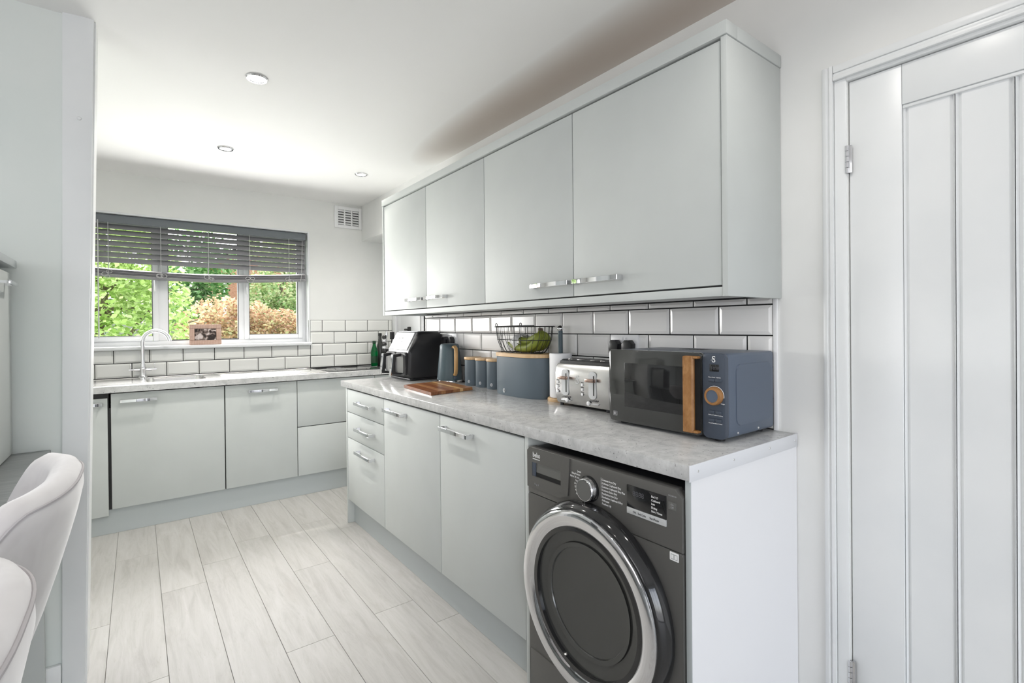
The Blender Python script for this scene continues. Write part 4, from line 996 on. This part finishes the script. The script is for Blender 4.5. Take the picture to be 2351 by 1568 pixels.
def stool(cx, cy, label, dtop=0.0, R=.27):
    t_ = thing('bar_stool', label, 'stool', (cx, cy, 0), 'velvet bar stools')
    na, rows, ridge = 41, [], []
    for i in range(na):
        a = math.radians(-68 + 136*i/(na-1))
        fall = max(0, (abs(math.degrees(a))-38)/30)**2
        top = .985+dtop - .15*fall - .012*abs(math.sin(a)); zb = .60
        ca, sa = math.cos(a), math.sin(a)
        def P(r, z): return (cx + r*math.copysign(abs(ca)**.78, ca), cy + r*1.15*math.copysign(abs(sa)**.78, sa), z)
        Ro = lambda z: (R-.105) + .105*min(1, max(0, (z-zb)/(top-.06-zb)))**.75
        prof = []
        for z in (zb, zb+.05, zb+.11, zb+.18, zb+.25, top-.10, top-.05): prof.append(P(Ro(z), z))
        prof += [P(R-.001, top-.022), P(R-.010, top-.006), P(R-.024, top), P(R-.042, top-.006), P(R-.055, top-.024)]
        for z in (top-.08, top-.14, zb+.12, zb+.06): prof.append(P(Ro(z)-.058, z))
        rows.append(prof); ridge.append(P(R-.0015, top-.020))
    b = B().grid(rows)
    for r in (rows[0], rows[-1]): c_ = bmesh.new(); c_.faces.new([c_.verts.new(q) for q in r]); b._add(c_)
    c_ = bmesh.new(); bmesh.ops.remove_doubles(b.bm, verts=b.bm.verts, dist=1e-6)
    b.done('back_shell', 'velvet_grey', t_, 70)
    B().tube(ridge, .0028, 6).done('piping', 'velvet_seam', t_)
    rows = []
    for z, s_ in ((.585, .5), (.59, .9), (.62, 1.0), (.665, 1.0), (.685, .95), (.692, .6)):
        rows.append([(u, v, z) for u, v in supell(cx-.03, cy, (R-.085)*s_, (R-.075)*s_, 2.4, 40)])
    b = B().grid(rows, cv=True)
    for r in (rows[0], rows[-1]): c_ = bmesh.new(); c_.faces.new([c_.verts.new(q) for q in r]); b._add(c_)
    bmesh.ops.remove_doubles(b.bm, verts=b.bm.verts, dist=1e-6); b.done('seat', 'velvet_grey', t_, 70)
    for sx in (-1, 1):
        for sy in (-1, 1): B().cyl((cx+sx*.11-.02, cy+sy*.11, .59), (cx+sx*.155-.02, cy+sy*.16, 0), .014, .009, 12).done('leg', 'black_matt', t_)
    B().tube([(cx+sx-.02, cy+sy, .24) for sx, sy in ((-.137,-.14),(.137,-.14),(.137,.14),(-.137,.14))], .006, 8, True).done('foot_ring', 'black_matt', t_)
stool(-2.008, 1.235, 'pale grey velvet tub bar stool further from the viewer, beside the post')
stool(-2.008, .595, 'pale grey velvet tub bar stool in the bottom-left corner, nearest the viewer', -.005)

# ================================================================== GARDEN
tag(B().box(-30, 30, YB+.3, 45, -.35, -.153).done('lawn', 'lawn'), 'grass outside the kitchen window', 'lawn'); D.objects['lawn']['kind'] = 'stuff'
fe = thing('garden_fence', 'grey timber fence behind the garden shrubs', 'fence', (0, 12.2, -.15))
for i in range(48): B().box(-5+.16*i, -5+.16*i+.15, 12.2, 12.22, -.15, 1.40+.01*(i % 3), .003, 1).done('slat', 'fence_wood', fe)
def tree(name, label, cx, cy, zb, blobs, n, ls, leaf, trunk_r, seed, branches=5):
    rd = random.Random(seed)
    t_ = thing(name, label, 'tree' if 'tree' in name else 'shrub', (cx, cy, -.15))
    top = max(bz for _, _, bz, *_ in blobs)
    tk = B(); tp = [(cx, cy, -.128), (cx+.06, cy, zb*.5), (cx-.05, cy+.05, zb), (cx+.05, cy, (zb+top)/2+.1)]
    tk.tube(tp, [trunk_r, trunk_r*.8, trunk_r*.6, trunk_r*.3], 8)
    tk.done('trunk', 'bark', t_)
    for k in range(branches):
        bx, by, bz, *_ = blobs[k % len(blobs)]; s0 = Vector(tp[2])*(1-.3*rd.random())+Vector(tp[1])*.0
        s0 = Vector(tp[1]).lerp(Vector(tp[3]), rd.uniform(.2, .9)); e0 = Vector((bx+rd.uniform(-.3,.3), by+rd.uniform(-.3,.3), bz+rd.uniform(-.1,.3)))
        B().tube([s0, s0.lerp(e0, .5)+Vector((0,0,.08)), e0], [trunk_r*.4, trunk_r*.25, trunk_r*.1], 6).done('branch', 'bark', t_)
    vs, fs = [], []
    tot = sum(b[3]*b[4]*b[5] for b in blobs)
    for bx, by, bz, rx, ry, rz in blobs:
        for _ in range(int(n*rx*ry*rz/tot)):
            while True:
                v = Vector((rd.uniform(-1,1), rd.uniform(-1,1), rd.uniform(-1,1)))
                if v.length < 1 and noise.noise(Vector((v.x*rx, v.y*ry, v.z*rz))*3.2+Vector((seed,0,0))) > -.12: break
            c = Vector((bx+v.x*rx, by+v.y*ry, bz+v.z*rz)) - Vector((cx, cy, -.15))
            d1_ = Vector((rd.uniform(-1,1), rd.uniform(-1,1), rd.uniform(-.6,.6))).normalized(); d2_ = d1_.orthogonal().normalized()
            d2_ = (Matrix.Rotation(rd.uniform(0, pi), 3, d1_) @ d2_); L = ls*rd.uniform(.6, 1.3); i0 = len(vs)
            vs += [c-d1_*L*.5, c+d2_*L*.28, c+d1_*L*.5, c-d2_*L*.28]; fs.append((i0, i0+1, i0+2, i0+3))
    me = D.meshes.new('foliage'); me.from_pydata([tuple(v) for v in vs], [], fs); me.materials.append(MATS[leaf])
    o = D.objects.new('foliage', me); COL.objects.link(o); o.parent = t_; o['kind'] = 'stuff'
tree('acer_tree', 'lime-green leafy tree filling the left window light', -1.95, 7.4, 1.2, [(-2.05,7.4,2.0,.75,.6,.75), (-1.5,7.3,1.75,.42,.4,.55), (-2.5,7.4,1.5,.6,.5,.6), (-1.65,7.2,1.2,.42,.4,.35), (-1.2,7.1,1.35,.17,.25,.42), (-2.0,7.2,2.6,.7,.6,.5)], 12500, .075, 'leaf_lime', .07, 3, 9)
tree('garden_shrub', 'rust and cream shrub behind the middle window light', -.35, 9.2, .8, [(-.55,9.2,1.25,.6,.5,.55), (-.1,9.3,1.25,.45,.5,.5), (.35,9.4,1.2,.5,.5,.42), (-.9,9.1,1.0,.4,.4,.5), (.75,9.5,1.15,.4,.5,.42)], 13000, .065, 'leaf_rust', .04, 5, 6)
tree('dark_evergreen_tree', 'dark evergreen tree at the top of the middle window light', -.65, 11.0, 1.6, [(-.75,11,2.45,.75,.6,.75), (-1.0,11,1.8,.6,.6,.55), (-.55,11.3,2.0,.4,.5,.45)], 3300, .11, 'leaf_dark', .09, 8, 5)
tree('garden_shrub', 'tall green shrub in the right window light', .65, 10.8, 1.2, [(.7,10.8,2.05,.65,.4,.8), (.32,10.8,1.75,.4,.35,.55), (1.15,10.8,1.6,.55,.4,.65), (.7,10.8,2.95,.75,.4,.55)], 12000, .075, 'leaf_mixed', .06, 11, 6)
tree('far_hedge_tree', 'row of dark green trees closing the garden', -1.6, 14.0, 1.5, [(-3.4,14,1.9,1.2,.6,1.2), (-2.0,14.2,1.7,1.2,.6,1.1), (-3.9,14,3,1.2,.6,1.0)], 3800, .16, 'leaf_dark', .12, 15, 5)
tree('edge_hedge_tree', 'pale green tree standing at the right of the garden', 2.6, 13.0, 1.5, [(2.4,13,2.3,1.0,.6,1.1), (3.3,13,1.9,.9,.6,1.0), (1.6,13,1.6,.6,.6,.7)], 6500, .14, 'leaf_mixed', .12, 21, 5)
hs = thing('brick_house', 'brick house with white gutter beyond the garden', 'house', (1.6, 15.2, -.15))
B().box(.26, 4.5, 15.0, 20, -.15, 3.3).done('wall', 'house_brick', hs)
B().prism([(-.1, 3.0), (.42, 3.3), (2.5, 5.2), (4.6, 3.3), (4.6, 3.1), (2.5, 4.9)], 'y', 14.7, 20.2).done('roof', 'roof_slate', hs)
B().box(.17, .26, 14.92, 15.0, -.15, 2.55, .01).box(-.06, .26, 14.9, 14.98, 2.55, 2.64, .01).done('downpipe', 'plastic_white', hs)
